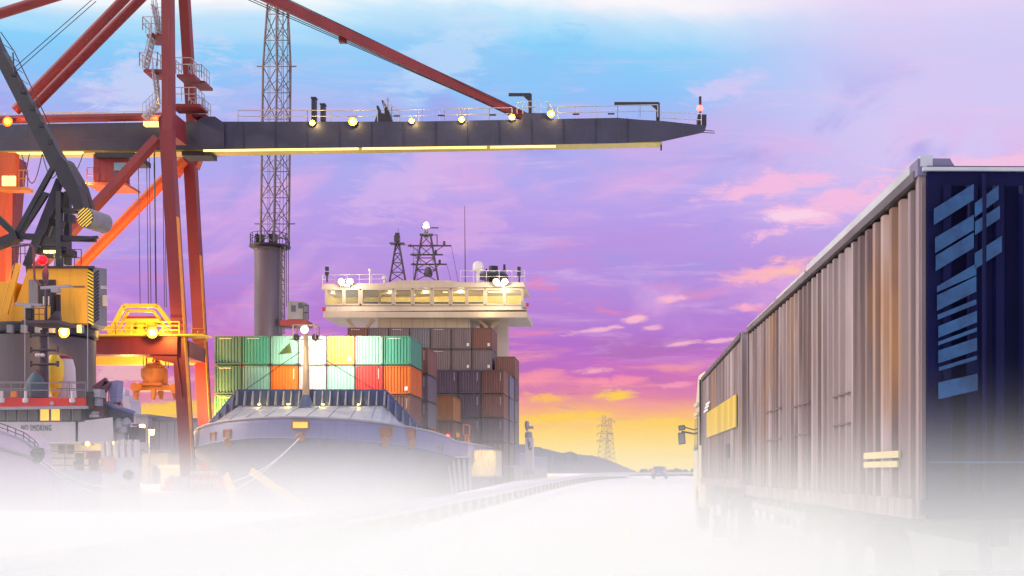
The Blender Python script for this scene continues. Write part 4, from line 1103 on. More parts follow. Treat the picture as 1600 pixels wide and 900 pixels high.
for px in (224, 239, 246, 263):
    b = MB(); b.tube(W(px, 548, 92.2), W(px, 575, 92), .03, n=5); part('suspension_rope', b, M['dark'], sp_)
lamp(W(244, 585, 89.5), 90, (1, .6, .15), sp_, .2)
# ------------------------------------------------------------------ dark harbour crane with the yellow house
DH = 75.0
H = lambda px, py, d=DH: W(px, py, d)
hc = thing('harbour_crane', 'dark slewing harbour crane with a yellow machinery house and striped counterweight', 'crane', H(62, 775))
def tower_mat():
    return mat('tower_grey', (.085, .075, .095), .6, var=.3, scale=.35, streak=True, stain=(.12, .05, .06), stain_amt=.5)
M['tower'] = tower_mat()
b = MB(); cx = H(62, 0, DH + 2).x; b.lathe((cx, DH + 2, 0), [(3.5, -2), (3.45, H(0, 523, DH - 1).z), (3.3, H(0, 520, DH - 1).z)], 40); part('pedestal', b, M['tower'], hc, True)
b = MB(); z0, z1 = H(0, 522).z, H(0, 506).z; b.lathe((cx, DH + 2, 0), [(3.5, z0), (3.6, z0 + .1), (3.6, z1 - .1), (3.4, z1)], 36); part('slew_ring', b, M['dark'], hc, True)
for k in range(7):
    b = MB(); c = H(-6 + k * 22, 514, DH - 2.3); b.box(c, (.3, .35, .5)); part('drive_motor', b, M['grey'], hc)
floodlamp(H(100, 519, DH - 2.4), .36, 'floodlight', M['bulb_y'], M['dish_y'], hc); lamp(H(102, 522, DH - 3.2), 520, (1, .56, .10), hc, .2)
b = MB(); b.beam(H(100, 512, DH - 2.4), H(100, 512, DH - .5), .12); part('lamp_arm', b, M['dark'], hc)
# house
b = MB(); b.prism([H(8, 505), H(26, 470), H(44, 419), H(137, 419), H(137, 505)], (-2.3, 4.5, 0)); hs = part('machinery_house', b, M['yellow'], hc)
b = MB(); b.prism([H(40, 419, DH - .15), H(148, 419, DH - .15), H(148, 415.5, DH - .15), H(40, 415.5, DH - .15)], (-2.3, 4.7, 0)); part('roof', b, M['dark'], hs)
b = MB(); b.prism([H(146, 417, DH - .02), H(167, 420, DH + 1.2), H(167, 510, DH + 1.2), H(146, 507, DH - .02)], (-1.8, 3.0, 0)); hb = part('rear_housing', b, M['grey'], hc)
b = MB(); b.prism([H(137, 505, DH - .01), H(146, 505, DH - .01), H(146, 418, DH - .01), H(137, 418, DH - .01)], (-2, 3.8, 0)); hz = part('hazard_panel', b, M['black'], hs)
M['haz'] = mat('hazard_yellow', (.85, .60, .03), .5, var=.1)
for k in range(16):
    y0 = 421 + k * 5.3; b = MB(); b.prism([H(137, y0, DH - .03), H(146, y0 + 5, DH - .03), H(146, y0 + 7.8, DH - .03), H(137, y0 + 2.8, DH - .03)], (0, .02, 0)); part('hazard_stripe', b, M['haz'], hz)
for k in range(15):
    y0 = 422 + k * 5.3; b = MB(); b.prism([H(148.5, y0 + 5, DH + .04), H(155, y0, DH + .44), H(155, y0 + 2.6, DH + .44), H(148.5, y0 + 7.6, DH + .04)], (-.03, -.06, 0)); part('hazard_stripe', b, M['dark'], hb)
for (x0, x1, y0, y1) in ((45, 59, 437, 478), (60, 87, 437, 478)):
    b = MB(); b.wspan(H(x0, y1, DH - .05), H(x1, y0, DH - .02)); part('door', b, M['grey'] if x0 < 50 else M['dark'], hs)
b = MB()
for k in range(4): b.wspan(H(67 + k * 4, 477, DH - .07), H(69 + k * 4, 463, DH - .05))
part('lit_grille', b, M['white'], hs)
b = MB(); b.wspan(H(160, 478, DH + .75), H(167, 461, DH + .9)); part('rear_window', b, M['white'], hb)
for k in range(5):
    b = MB(); b.box(H(159 + k * 2, 449, DH + .68 + k * .12), (.1, .1, .22)); part('vent', b, M['white'], hb)
for k in range(11):
    b = MB(); b.box(H(100 + k * 3.0 + (1 if k > 4 else 0), 448, DH - .012), (.09, .02, .12)); part('faint_marking', b, M['tower'], hs)
b = MB(); b.ladder(H(7, 488, DH - .4), H(27, 412, DH - .4), .5, (1, 0, .25)); b.beam(H(9, 490, DH - .5), H(29, 412, DH - .5), .18, .3); part('stair', b, M['yellow'], hc)
b = MB(); b.prism([H(-20, 440, DH + .5), H(22, 440, DH + .5), H(22, 505, DH + .5), H(-20, 505, DH + .5)], (0, 3, 0)); part('side_cabin', b, M['yellow'], hc)
b = MB()
b.rail([H(20, 420, DH), H(20, 420, DH + 4)], 1.2, 1, .03); b.rail([H(75, 416, DH + .1), H(127, 416, DH + .1), H(127, 416, DH + 4)], 1.1, .4, .025); b.rail([H(25, 412, DH + .4), H(46, 412, DH + .4)], 1.3, .35, .025); part('roof_railing', b, M['dark'], hc)
# A-frame, posts, arms
def hbeam(name, a, c, w, h=None, d0=0, d1=0, m='dark', n=None):
    b = MB(); b.beam(H(*a, DH + d0), H(*c, DH + d1), w, h or w); return part(name, b, M[m], hc)
hbeam('frame_leg', (94, 282), (42, 416), .62, .5, 1.4, .6); hbeam('frame_leg', (98, 300), (70, 398), .5, .5, 3.2, 3.6)
hbeam('frame_post', (93, 300), (93, 416), .34, .4, 1.0, .6); hbeam('frame_post', (106, 300), (106, 414), .36, .4, 3, 3)
hbeam('cross_arm', (-10, 385), (30, 369), .75, .55, 1, 1); hbeam('cross_arm', (20, 369), (70, 371), .3, .4, 1, 1); hbeam('cross_arm', (85, 372), (150, 374), .28, .35, .8, .8); hbeam('cross_arm', (118, 374), (153, 371), .18, .2, .6, .6)
hbeam('tie_bar', (90, 250), (26, 366), .26, .3, 1, 1); hbeam('tie_bar', (72, 304), (32, 366), .22, .3, 1, 1); hbeam('tie_bar', (60, 300), (82, 306), .18, .2, 1, 1)
hbeam('tie_bar', (-20, 325), (24, 366), .34, .4, 1, 1); hbeam('tie_bar', (88, 320), (66, 380), .22, .3, 2, 2); hbeam('tie_bar', (75, 345), (100, 352), .3, .5, 2, 2)
for q in ((62, 385, 88, 370, 1.8), (55, 396, 104, 386, 1.5), (98, 332, 118, 325, .5), (106, 348, 114, 335, .4)):
    b = MB(); b.wspan(H(q[0], q[1], DH + .8), H(q[2], q[3], DH + .8 + q[4])); part('winch_deck', b, M['dark'], hc)
b = MB(); b.wspan(H(68, 395, DH + .7), H(90, 391, DH + .78)); part('glow_strip', b, M['strip'], hc)
lamp(H(78, 400, DH + .5), 120, (1, .7, .2), hc, .1)
# jib
b = MB(); b.beam(H(-45, -30, DH + 1.3), H(0, 85, DH + 1.2), .55, .7); b.beam(H(0, 85, DH + 1.2), H(95, 262, DH + 1), .6, .7, .75, 1.0); jib = part('jib', b, M['dark'], hc)
for t in (.2, .35, .5, .65, .8, .95):
    p = H(0, 85, DH + 1.2).lerp(H(95, 262, DH + 1), t); b = MB(); b.box(p + V((.28, -.3, .1)), (.3, .2, .3)); part('jib_lug', b, M['dark'], jib)
b = MB(); b.path([H(1, 50, DH + .7), H(22, 80, DH + .7), H(78, 196, DH + .7)], .035); b.path([H(1, 63, DH + .9), H(20, 98, DH + .9), H(66, 200, DH + .9)], .03); b.tube(H(20, 82, DH + .8), H(22, 114, DH + .8), .05)
for k in range(7): b.tube(H(6 + k * 9, 70 + k * 18, DH + .9), H(20 + k * 8, 78 + k * 18, DH + .8), .02, n=4)
part('jib_handrail', b, M['dark'], jib)
for o in (0, 4):
    b = MB(); b.tube(H(20, 108 + 2 * o, DH + 1), H(150, -6 + 2 * o, DH + 6), .025, n=4); part('jib_rope', b, M['dark'], jib)
b = MB(); b.prism([H(84, 262, DH + .5), H(95, 244, DH + .5), H(103, 252, DH + .5), H(122, 290, DH + .5), H(131, 326, DH + .5), H(116, 328, DH + .5), H(104, 300, DH + .5), H(92, 284, DH + .5)], (0, 1.1, 0)); b.prism([H(103, 254, DH + 2.2), H(109, 251, DH + 2.2), H(132, 290, DH + 2.2), H(143, 326, DH + 2.2), H(132, 328, DH + 2.2), H(118, 290, DH + 2.2)], (0, .6, 0)); lv = part('counterweight_lever', b, M['dark'], hc)
c = H(133.5, 340, DH - .2); rr = 15.5 * DH / F
b = MB(); v0 = V((.55, 1.6, -.06)); b.tube(c, c + v0, rr, n=30); cwt = part('counterweight', b, M['grey'], hc, True)
nrm = -v0.normalized(); ex = V((0, 0, 1)).cross(nrm).normalized(); ey = nrm.cross(ex)
b = MB(); b.tube(c + nrm * .01, c + nrm * .03, rr * .985, n=30); part('striped_face', b, M['black'], cwt)
sdir_ = (ex * .92 + ey * .62).normalized()          # stripes lean
sn = sdir_.cross(nrm).normalized()
for k in range(7):
    o_ = -rr * .86 + k * rr * .287
    hl = math.sqrt(max(0, (rr * .97) ** 2 - o_ ** 2)); w = rr * .068
    q = c + nrm * .045
    b = MB(); b.prism([q + sn * (o_ - w) - sdir_ * hl, q + sn * (o_ + w) - sdir_ * hl, q + sn * (o_ + w) + sdir_ * hl, q + sn * (o_ - w) + sdir_ * hl], nrm * .01); part('yellow_stripe', b, M['haz'], cwt)
# ------------------------------------------------------------------ the workboat with the red band
DT = 58.0
T_ = lambda px, py, d=DT: W(px, py, d)
tg = thing('workboat', 'white harbour workboat with a red roof band and a row of wheelhouse windows', 'boat', T_(40, 790))
b = MB(); b.wspan(T_(-70, 692, DT), T_(122, 658, DT + 4)); b.prism([T_(118, 692), T_(118, 658), T_(124, 658), T_(176, 652), T_(178, 690)], (-1.9, 4, 0)); wh = part('superstructure', b, M['white'], tg)
b = MB(); b.wspan(T_(-70, 659, DT - .02), T_(132, 634, DT + 3.6)); wb = part('window_band', b, M['dark'], tg)
for k in range(9):
    px = -22 + k * 17; b = MB(); b.wspan(T_(px, 657, DT - .08), T_(px + 13, 637, DT - .04)); w = part('window', b, M['glass'] if k not in (5, 6) else glow('window_lit_amber', (1, .55, .08), .8), wb)
    b = MB(); b.wspan(T_(px - 1.5, 658, DT - .10), T_(px - .2, 636, DT - .03)); part('window_post', b, M['grey'], w)
b = MB(); b.prism([T_(-70, 622, DT - .5), T_(134, 622, DT - .5), T_(134, 636, DT - .5), T_(-70, 638, DT - .5)], (0, 4.4, 0)); b_red = part('roof_band', b, mat('band_red', (.60, .015, .01), .4, var=.12), tg)
b = MB(); b.beam(T_(-70, 639, DT - .45), T_(138, 636.5, DT - .45), .14, .14); part('roof_trim', b, M['lgrey'], tg)
b = MB(); c = T_(81.5, 630.5, DT - .52); b.lathe((c.x, c.y, c.z), [(.06, -.03), (.1, -.02), (.1, .03)], 14, 'y'); part('port_light', b, M['lgrey'], tg)
cu = bpy.data.curves.new('lettering', 'FONT'); cu.body = "NO SMOKING"; cu.size = .42; cu.extrude = .006; cu.space_character = 1.18
to = bpy.data.objects.new('lettering_curve', cu); COL.objects.link(to); bpy.context.view_layer.update()
me = bpy.data.meshes.new_from_object(to.evaluated_get(bpy.context.evaluated_depsgraph_get())); bpy.data.objects.remove(to)
xs = [v.co.x for v in me.vertices]; s_ = (T_(80, 0).x - T_(33, 0).x) / (max(xs) - min(xs))
for v in me.vertices: v.co.x = (v.co.x - min(xs)) * s_
le = bpy.data.objects.new('lettering', me); COL.objects.link(le); le.parent = tg; le.rotation_euler = (R(90), 0, 0); le.location = T_(33, 673, DT - .03) - org(tg); me.materials.append(M['dark'])
b = MB(); b.prism([T_(50, 738, DT + .6), T_(160, 738, DT + .6), T_(160, 692, DT + .6), T_(50, 692, DT + .6)], (-1.7, 3.4, 0)); dk = part('lower_deckhouse', b, M['cream'], tg)
for px in (91, 105):
    b = MB(); b.wspan(T_(px, 709, DT + .52), T_(px + 9, 696, DT + .62)); part('window', b, M['glass'], dk)
b = MB(); b.wspan(T_(-70, 690, DT - .3), T_(160, 693, DT + 1)); part('deck_overhang', b, M['white'], tg)
b = MB(); b.box(T_(137, 694, DT - .1), (.45, .4, .14)); lpp = part('lamp_hood', b, M['lgrey'], tg)
floodlamp(T_(137, 693.5, DT - .33), .15, 'deck_lamp', M['bulb_y'], M['dish_y'], tg); lamp(T_(137, 702, DT - .25), 24, (1, .68, .18), tg, .15)
floodlamp(T_(176, 692, DT + .2), .12, 'deck_lamp', M['bulb_y'], M['dish_y'], tg); lamp(T_(172, 700, DT + .1), 16, (1, .72, .22), tg, .15)
b = MB(); b.prism([T_(-70, 735, DT - .8), T_(160, 735, DT - .8), T_(165, 800, DT - .8), T_(-70, 800, DT - .8)], (-2.8, 6, 0)); part('hull', b, M['hulllow'], tg)
b = MB(); b.prism([T_(160, 718, DT - 1), T_(166, 716, DT - 1), T_(216, 714, DT - 1), T_(222, 800, DT - 1), T_(158, 800, DT - 1)], (-2.5, 6, 0)); part('stern', b, M['white'], tg)
for k in range(6):
    b = MB(); px = 163 + k * 10.4; b.beam(T_(px, 718, DT - .9), T_(px - 1.5, 690 - (3 if k > 2 else 0), DT - .9), .16, .3); part('bulwark_stay', b, M['white'], tg)
b = MB(); b.prism([T_(193, 684, DT - .9), T_(200, 692, DT - .9), T_(217, 690, DT - .9), T_(217, 694, DT - .9), T_(193, 696, DT - .9)], (-2.1, 5, 0)); part('stern_coping', b, M['cream'], tg)
b = MB(); b.rail([T_(72, 738, DT - .7), T_(160, 738, DT - .7)], 1.05, .9, .03, 2); part('deck_railing', b, M['red'], tg)
for px, hgt, w in ((124, 30, 8), (146, 32, 14), (117, 18, 3), (128, 22, 4)):
    b = MB(); c = T_(px, 738, DT - .3); b.lathe(c, [(w * .016, 0), (w * .016, hgt * .02), (w * .026, hgt * .021), (w * .026, hgt * .032)], 12); part('deck_vent', b, M['red'] if w > 10 else M['dark'], tg)
b = MB(); b.wspan(T_(160, 737, DT - 1.05), T_(180, 712, DT - 1.02)); part('side_panel', b, mat('pale_red_panel', (.62, .30, .26), .5), tg)
b = MB(); c = T_(200, 742, DT - 1.1); b.lathe((c.x, c.y, c.z), [(.12, -.15), (.24, -.05), (.24, .05), (.12, .15)], 14, 'y'); part('tyre_fender', b, M['black'], tg)
for k in range(6):
    b = MB(); b.box(T_(186 + k * 5, 762, DT - 1.02), (.06, .03, .1)); part('draught_mark', b, M['grey'], tg)
# roof deck of the workboat
b = MB(); b.rail([T_(-70, 621, DT - .3), T_(134, 621, DT - .3)], .72, .9, .022); b.rail([T_(-70, 618, DT + 3), T_(134, 618, DT + 3)], .72, .9, .022); part('roof_railing', b, M['grey'], tg)
b = MB(); b.box(T_(22, 616, DT - .3), (.28, .16, .3)); part('lifebuoy_box', b, M['orange'], tg)
for px in (3, 40, 113):
    b = MB(); c = T_(px, 622, DT - .55); b.tube(c, c + V((0, 0, .35)), .07); b.lathe(c + V((0, 0, -.2)), [(.06, -.05), (.14, 0), (.14, .16), (.06, .2)], 12); part('search_light', b, M['white'], tg, True)
b = MB(); b.lathe(T_(56, 621, DT + 1.6), [(.5, 0), (.55, .5), (.35, 1.0), (.12, 1.3)], 14); part('winch_cover', b, mat('cover_teal', (.06, .11, .13), .7), tg, True)
# mast
b = MB(); b.tube(T_(68, 621, DT + 2.2), T_(68, 516, DT + 2.2), .26, .18, 10); mst = part('mast', b, M['lattice2'], tg, True)
b = MB(); b.tube(T_(73, 618, DT + 2.4), T_(72, 520, DT + 2.4), .13, n=8); part('mast_pipe', b, M['lgrey'], mst)
for py, a, c_ in ((524, 47, 90), (547, 48, 90), (569, 48, 90)):
    b = MB(); b.tube(T_(a, py, DT + 2), T_(c_, py, DT + 2), .07)
    for q in (a, c_): b.tube(T_(q, py + 4, DT + 2), T_(q, py - 5, DT + 2), .08)
    part('cross_arm', b, M['lattice2'], mst)
b = MB(); b.wspan(T_(34, 505, DT + 1.2), T_(92, 500, DT + 3.2)); b.prism([T_(74, 500, DT + 2), T_(86, 486, DT + 2), T_(92, 486, DT + 2), T_(94, 500, DT + 2)], (0, .2, 0)); part('mast_platform', b, M['lattice2'], mst)
b = MB(); b.tube(T_(72, 500, DT + 2.2), T_(72, 412, DT + 2.2), .07); b.lathe(T_(71, 440, DT + 2.2), [(.13, 0), (.16, .3), (.16, .5), (.1, .7)], 10); b.rail([T_(52, 500, DT + 1.4), T_(70, 500, DT + 1.4)], .6, .3, .02); part('topmast', b, M['lattice2'], mst)
b = MB(); b.path([T_(64, 447, DT + 2), T_(54, 436, DT + 2), T_(52, 386, DT + 2), T_(47, 382, DT + 2), T_(18, 386, DT + 2)], .06, 6); part('antenna_arm', b, M['lattice2'], mst)
for a, c_, y0, y1 in ((64, 111, 450, 447), (24, 66, 475, 477)):
    b = MB(); b.beam(T_(a, y0, DT + 1.6), T_(c_, y1, DT + 1.6), .16, .14); b.box(T_((a + c_) / 2, y0 + 4, DT + 1.6), (.4, .3, .2)); part('radar_bar', b, M['lgrey'], mst)
b = MB(); b.ball(T_(66, 406, DT + 1.9), .24); part('red_lamp', b, glow('mast_red_lit', (1, .0, .004), 5), mst, True); lamp(T_(66, 403, DT + 1.3), 120, (1, .02, .06), tg, .1)
for px in (83, 91):
    b = MB(); b.tube(T_(px, 500, DT + 2.4), T_(px, 458 + (px - 83) * .3, DT + 2.4), .14, .12, 10); part('exhaust_pipe', b, M['black'], mst)
b = MB(); b.box(T_(46, 489, DT + 1.7), (.35, .35, .7)); part('instrument_box', b, M['black'], mst)
for px in (58, 62, 67):
    b = MB(); b.ball(T_(px, 555, DT + 1.7), .1); part('white_lamp', b, M['white'], mst, True)
b = MB(); b.tube(T_(62, 601, DT + 1.8), T_(62, 582, DT + 1.8), .1); b.tube(T_(62, 582, DT + 1.8), T_(57, 578, DT + 1.8), .06); part('fire_monitor', b, M['red'], mst)
for px, t_ in ((39, 478), (112, 600), (137, 460)):
    b = MB(); b.tube(T_(px, 620, DT + 1), T_(px, t_, DT + 1), .025, n=4); part('whip_aerial', b, M['lgrey'], tg)
b = MB(); c = T_(85, 621, DT + 3.2); b.lathe(c, [(.12, 0), (.35, .55), (.48, 1.3), (.44, 1.9), (.2, 2.25)], 18); fnl = part('yellow_funnel', b, M['ylw2'], tg, True)
b = MB(); c = T_(98, 621, DT + 4); b.lathe(c, [(.68, 0), (.62, 1.6), (.5, 2.05)], 20); part('white_funnel', b, M['white'], tg, True)
b = MB(); c = T_(97, 621, DT + 4); b.lathe(c + V((0, 0, 2.0)), [(.52, 0), (.45, .2), (.1, .35)], 20); part('funnel_cap', b, M['red'], tg, True)
b = MB(); b.wspan(T_(135, 635, DT - .4), T_(145, 612, DT + .4)); part('light_board', b, M['black'], tg)
b = MB(); b.wspan(T_(146, 621, DT - .3), T_(156, 608, DT + .4)); b.wspan(T_(147, 634, DT - .2), T_(155, 622, DT + .4)); part('deck_locker', b, M['lgrey'], tg)
# davit and rescue boat
dv = MB()
for d in (DT + .4, DT + 2.4):
    for p, q in (((160, 650), (161, 612)), ((161, 612), (169, 597)), ((148, 608), (168, 594))): dv.beam(T_(*p, d), T_(*q, d), .22, .3)
dv.beam(T_(160, 648, DT + .4), T_(160, 648, DT + 2.4), .2); part('boat_davit', dv, mat('davit_plum', (.09, .02, .05), .5), tg)
b = MB(); b.prism([T_(170, 596, DT + .6), T_(184, 594, DT + .6), T_(182, 628, DT + .6), T_(172, 630, DT + .6)], (0, .7, 0)); part('davit_winch', b, M['hull'], tg)
b = MB()
for px in (170, 186): b.tube(T_(px, 600, DT + 1), T_(px, 636, DT + 1), .025); b.ball(T_(px, 630, DT + 1), .1)
part('boat_fall', b, M['dark'], tg)
rb = thing('rescue_boat', 'small dark blue rescue boat slung under its davit on the workboat', 'boat', T_(186, 655, DT + 1))
b = MB(); rows_ = []
for k in range(9):
    t = k / 8; px = 166 + 43 * t; w = .75 * math.sin(math.pi * (.12 + .76 * t)) ** .6; sheer = -3 + 8 * (t) ** 2 - 6 * (1 - t) ** 3
    rows_.append([T_(px, 640 + sheer, DT + 1 - w), T_(px, 652 + sheer * .6, DT + 1 - w * .7), T_(px, 659 + sheer * .3, DT + 1), T_(px, 652 + sheer * .6, DT + 1 + w * .7), T_(px, 640 + sheer, DT + 1 + w)])
loft(rows_, b); b.add(rows_[0], [(0, 1, 2, 3, 4)]); b.add(rows_[-1], [(0, 1, 2, 3, 4)]); b.add([r[0] for r in rows_] + [r[4] for r in rows_], [(k, k + 1, 9 + k + 1, 9 + k) for k in range(8)]); part('boat_hull', b, mat('rescue_navy', (.04, .045, .11), .4), rb, True)
b = MB(); b.path([r[0] + V((0, -.03, .03)) for r in rows_], .09, 8); b.path([r[4] + V((0, .03, .03)) for r in rows_], .09, 8); part('gunwale', b, mat('gunwale_blue', (.10, .14, .30), .4), rb, True)
b = MB(); b.box(T_(150, 650, DT + .6), (.5, .4, .15)); b.box(T_(151, 645, DT + .6), (.35, .3, .1)); b.ball(T_(146, 646, DT + .7), .13); part('rope_coil', b, M['marking'], tg)
eq = MB()
for (px, py, s) in ((178, 668, .3), (186, 664, .34), (194, 672, .3), (190, 684, .36), (181, 682, .28), (198, 660, .25)): eq.lathe(T_(px, py, DT + .5), [(s * .5, -s), (s, -s * .4), (s * .8, s * .5), (s * .3, s)], 8)
part('deck_machinery', eq, M['lgrey'], tg)
b = MB(); b.wspan(T_(201, 690, DT + .2), T_(215, 667, DT + 1.2)); b.path([T_(216, 692, DT), T_(216, 664, DT), T_(207, 664, DT)], .05); part('stern_winch', b, M['lattice2'], tg)
b = MB(); b.tube(T_(181, 692, DT + .3), T_(172, 664, DT + .6), .1); part('boat_strut', b, M['haz'], tg)
# ------------------------------------------------------------------ boat with the pale mauve bow, close in front
DB2 = 47.5
B2 = lambda px, py, d=DB2: W(px, py, d)
ob = thing('moored_boat', 'pale mauve boat bow with a dark railing and rubber fender, half outside the frame', 'boat', B2(20, 790))
rowsb = []
for (a, b_, c_) in (((-70, 662), (-70, 690), (-70, 800)), ((-20, 668), (-20, 696), (-25, 800)), ((10, 678), (12, 704), (5, 802)), ((35, 688), (38, 711), (35, 804)), ((52, 700), (54, 717), (58, 806)), ((58, 708), (58, 721), (72, 808))):
    k = len(rowsb); d = DB2 + k * .35
    rowsb.append([B2(*a, d), B2(*b_, d - .12), B2(b_[0] * .5 + c_[0] * .5, (b_[1] + c_[1]) / 2, d + .05), B2(*c_, d + .3)])
M['mauve_h'] = mat('boat_mauve', (.44, .34, .46), .45, var=.12, scale=.8, streak=True, stain=(.3, .22, .28))
b = MB(); loft([[r[i] for r in rowsb] for i in range(4)], b)
far = [[p + V((0, 4.5 - k * .75, 0)) for p in r] for k, r in enumerate(rowsb)]
loft([[r[i] for r in far] for i in range(4)], b); loft([[r[0] for r in rowsb], [r[0] for r in far]], b); b.add(rowsb[-1] + far[-1], [(0, 4, 5, 1), (1, 5, 6, 2), (2, 6, 7, 3)]); part('boat_hull', b, M['mauve_h'], ob)
b = MB(); b.path([r[1] + V((0, -.06, 0)) for r in rowsb], .07, 8); part('rubbing_strake', b, M['grey'], ob)
b = MB(); b.path([r[0] + V((0, 0, .02)) for r in rowsb], .06, 8); part('gunwale', b, M['lgrey'], ob)
b = MB(); b.rail([r[0] + V((0, .1, 0)) for r in rowsb], .34, .35, .022); part('bow_railing', b, M['dark'], ob)
b = MB(); b.lathe(B2(57, 712, DB2 + 1.4), [(.1, -.3), (.24, -.2), (.26, .15), (.12, .28)], 12); b.lathe(B2(64, 709, DB2 + 1.6), [(.1, -.2), (.17, 0), (.1, .25)], 12); part('rubber_fender', b, M['black'], ob, True)
for k in range(2):
    b = MB(); pts = []
    a, e = B2(62, 722 - 6 * k, DB2 + 1.7), B2(168, 772 - 12 * k, 55)
    for i in range(11):
        t = i / 10; q = a.lerp(e, t); q.z -= .3 * math.sin(math.pi * t); pts.append(q)
    b.path(pts, .025, 5); single('mooring_line', b, M['marking'], 'thin mooring line from the mauve boat to the white stern, ' + ['lower one', 'upper one'][k], 'rope', 'lines between the boats')

# ------------------------------------------------------------------ buildings and lamps of the quay
def building(name, label, cat, px0, px1, pyt, d, depth, m, roof=None, extra=None, group=None):
    t = thing(name, label, cat, W((px0 + px1) / 2, 768, d), group)
    a, b_ = W(px0, pyt, d), W(px1, 0, d)
    mb_ = MB(); mb_.span((a.x, d, 0), (b_.x, d + depth, a.z)); w = part('wall', mb_, m, t)
    mb_ = MB(); mb_.span((a.x - .2, d - .2, a.z), (b_.x + .2, d + depth + .2, a.z + .35)); r_ = part('roof', mb_, M['grey'] if roof is None else roof, t)
    return t, w, r_, a.z
M['ware'] = mat('warehouse_cladding', (.30, .27, .30), .6, var=.15, scale=.5, streak=True, stain=(.2, .16, .16))
M['warm'] = mat('warm_plaster', (.55, .46, .32), .7, var=.12, scale=.4, stain=(.4, .3, .2))
t, w, r_, z = building('warehouse', 'long grey warehouse behind the crane leg with a ribbed roof edge', 'warehouse', 233, 345, 657, 172, 30, M['ware'])
for k in range(26):
    b = MB(); px = 235 + k * 4.2; b.beam(W(px, 656, 171.7), W(px, 654, 171.7), .2, .2); part('roof_rib', b, M['grey'], r_)
for k in range(9):
    b = MB(); b.wspan(W(236 + k * 12, 768, 171.94), W(237 + k * 12, 660, 171.9)); part('cladding_seam', b, M['grey'], w)
for k in range(4):
    b = MB(); b.wspan(W(247 + k * 16, 733, 171.92), W(258 + k * 16, 724, 171.85)); part('window', b, M['glass'], w)
t, w, r_, z = building('loading_tower', 'grey stair tower at the end of the warehouse, slightly taller than it', 'tower', 212, 231, 651, 170, 12, M['ware'])
for k in range(3):
    b = MB(); b.wspan(W(217, 690 + k * 20, 169.95), W(226, 682 + k * 20, 169.9)); part('window', b, M['glass'], w)
t, w, r_, z = building('quay_shed', 'low warm plaster shed on the quay under the warehouse wall', 'shed', 222, 262, 708, 150, 8, M['warm'])
b = MB(); b.wspan(W(238, 768, 149.95), W(248, 728, 149.9)); part('door', b, M['grey'], w)
t, w, r_, z = building('storage_hut', 'cream storage hut with a flat roof just beside the near crane leg', 'hut', 251, 290, 732, 112, 4, M['cream'], M['cream'])
b = MB(); b.wspan(W(262, 768, 111.95), W(271, 742, 111.9)); part('door', b, M['lgrey'], w)
b = MB(); b.wspan(W(275, 755, 111.95), W(284, 744, 111.9)); part('window', b, M['glass'], w)
t, w, r_, z = building('electrical_cabinet', 'grey electrical cabinet at the foot of the crane leg', 'cabinet', 272, 292, 752, 88.2, .8, M['lgrey'], M['lgrey'])
b = MB(); b.wspan(W(275, 766, 88.16), W(289, 755, 88.13)); part('door', b, M['grey'], w)
lamp(W(250, 700, 104), 1500, (1, .70, .22), None, .2).name = 'quay_light'
for px, py, d, lb in ((222, 669, 128, 'taller and nearer of the two'), (237, 676, 140, 'shorter and farther of the two')):
    t = thing('street_lamp', f'lit sodium street lamp in front of the warehouse, {lb}', 'street lamp', W(px, 768, d), 'lit street lamps on the quay')
    a = W(px, py, d); b = MB(); b.tube((a.x - .3, d, 0), (a.x - .3, d, a.z + .2), .11, .06); b.tube((a.x - .3, d, a.z + .2), (a.x + .2, d - .2, a.z + .35), .05); part('pole', b, M['grey'], t)
    b = MB(); b.box((a.x + .15, d - .3, a.z + .32), (.8, .4, .14)); part('lamp_head', b, M['grey'], t)
    floodlamp((a.x + .15, d - .35, a.z), .34, 'lantern', M['bulb_y'], M['dish_y'], t); lamp((a.x + .15, d - 1, a.z - .2), 1400, (1, .62, .16), t, .2)
t = thing('church_tower', 'faint hazy stepped tower far behind the spreader', 'tower', W(196, 740, 620))
b = MB(); M['faint'] = mat('hazy_stone', (.42, .36, .42), .8)
for (a, c_, y0, y1) in ((187, 206, 742, 655), (189, 204, 655, 630), (191, 202, 630, 618)): b.wspan(W(a, y0, 620), W(c_, y1, 634))
part('shaft', b, M['faint'], t)
b = MB(); b.lathe(W(196.5, 618, 625), [(2.2, 0), (1.6, 2), (.3, 4)], 8); b.tube(W(192, 618, 625), W(192, 608, 625), .4, .1); b.tube(W(201, 618, 625), W(201, 609, 625), .4, .1); part('spire', b, M['faint'], t)
# crash barriers at the foot of the crane legs
for k in range(9):
    px = 299 + k * 5; t = thing('warning_post', f'red and white post on quay edge under bow, {ORD[k] if k < 8 else "ninth"} from the crane leg', 'post', W(px, 769, 86 + .2 * k), 'warning posts along the quay edge')
    b = MB(); c = W(px, 769, 86 + .2 * k); b.tube((c.x, c.y, 0), (c.x, c.y, 1.7), .07); part('post', b, M['red'] if k % 2 else M['redlit'], t)
    b = MB(); b.tube((c.x, c.y, .6), (c.x, c.y, .95), .075); b.tube((c.x, c.y, 1.3), (c.x, c.y, 1.6), .075); part('reflective_band', b, M['white'], t)

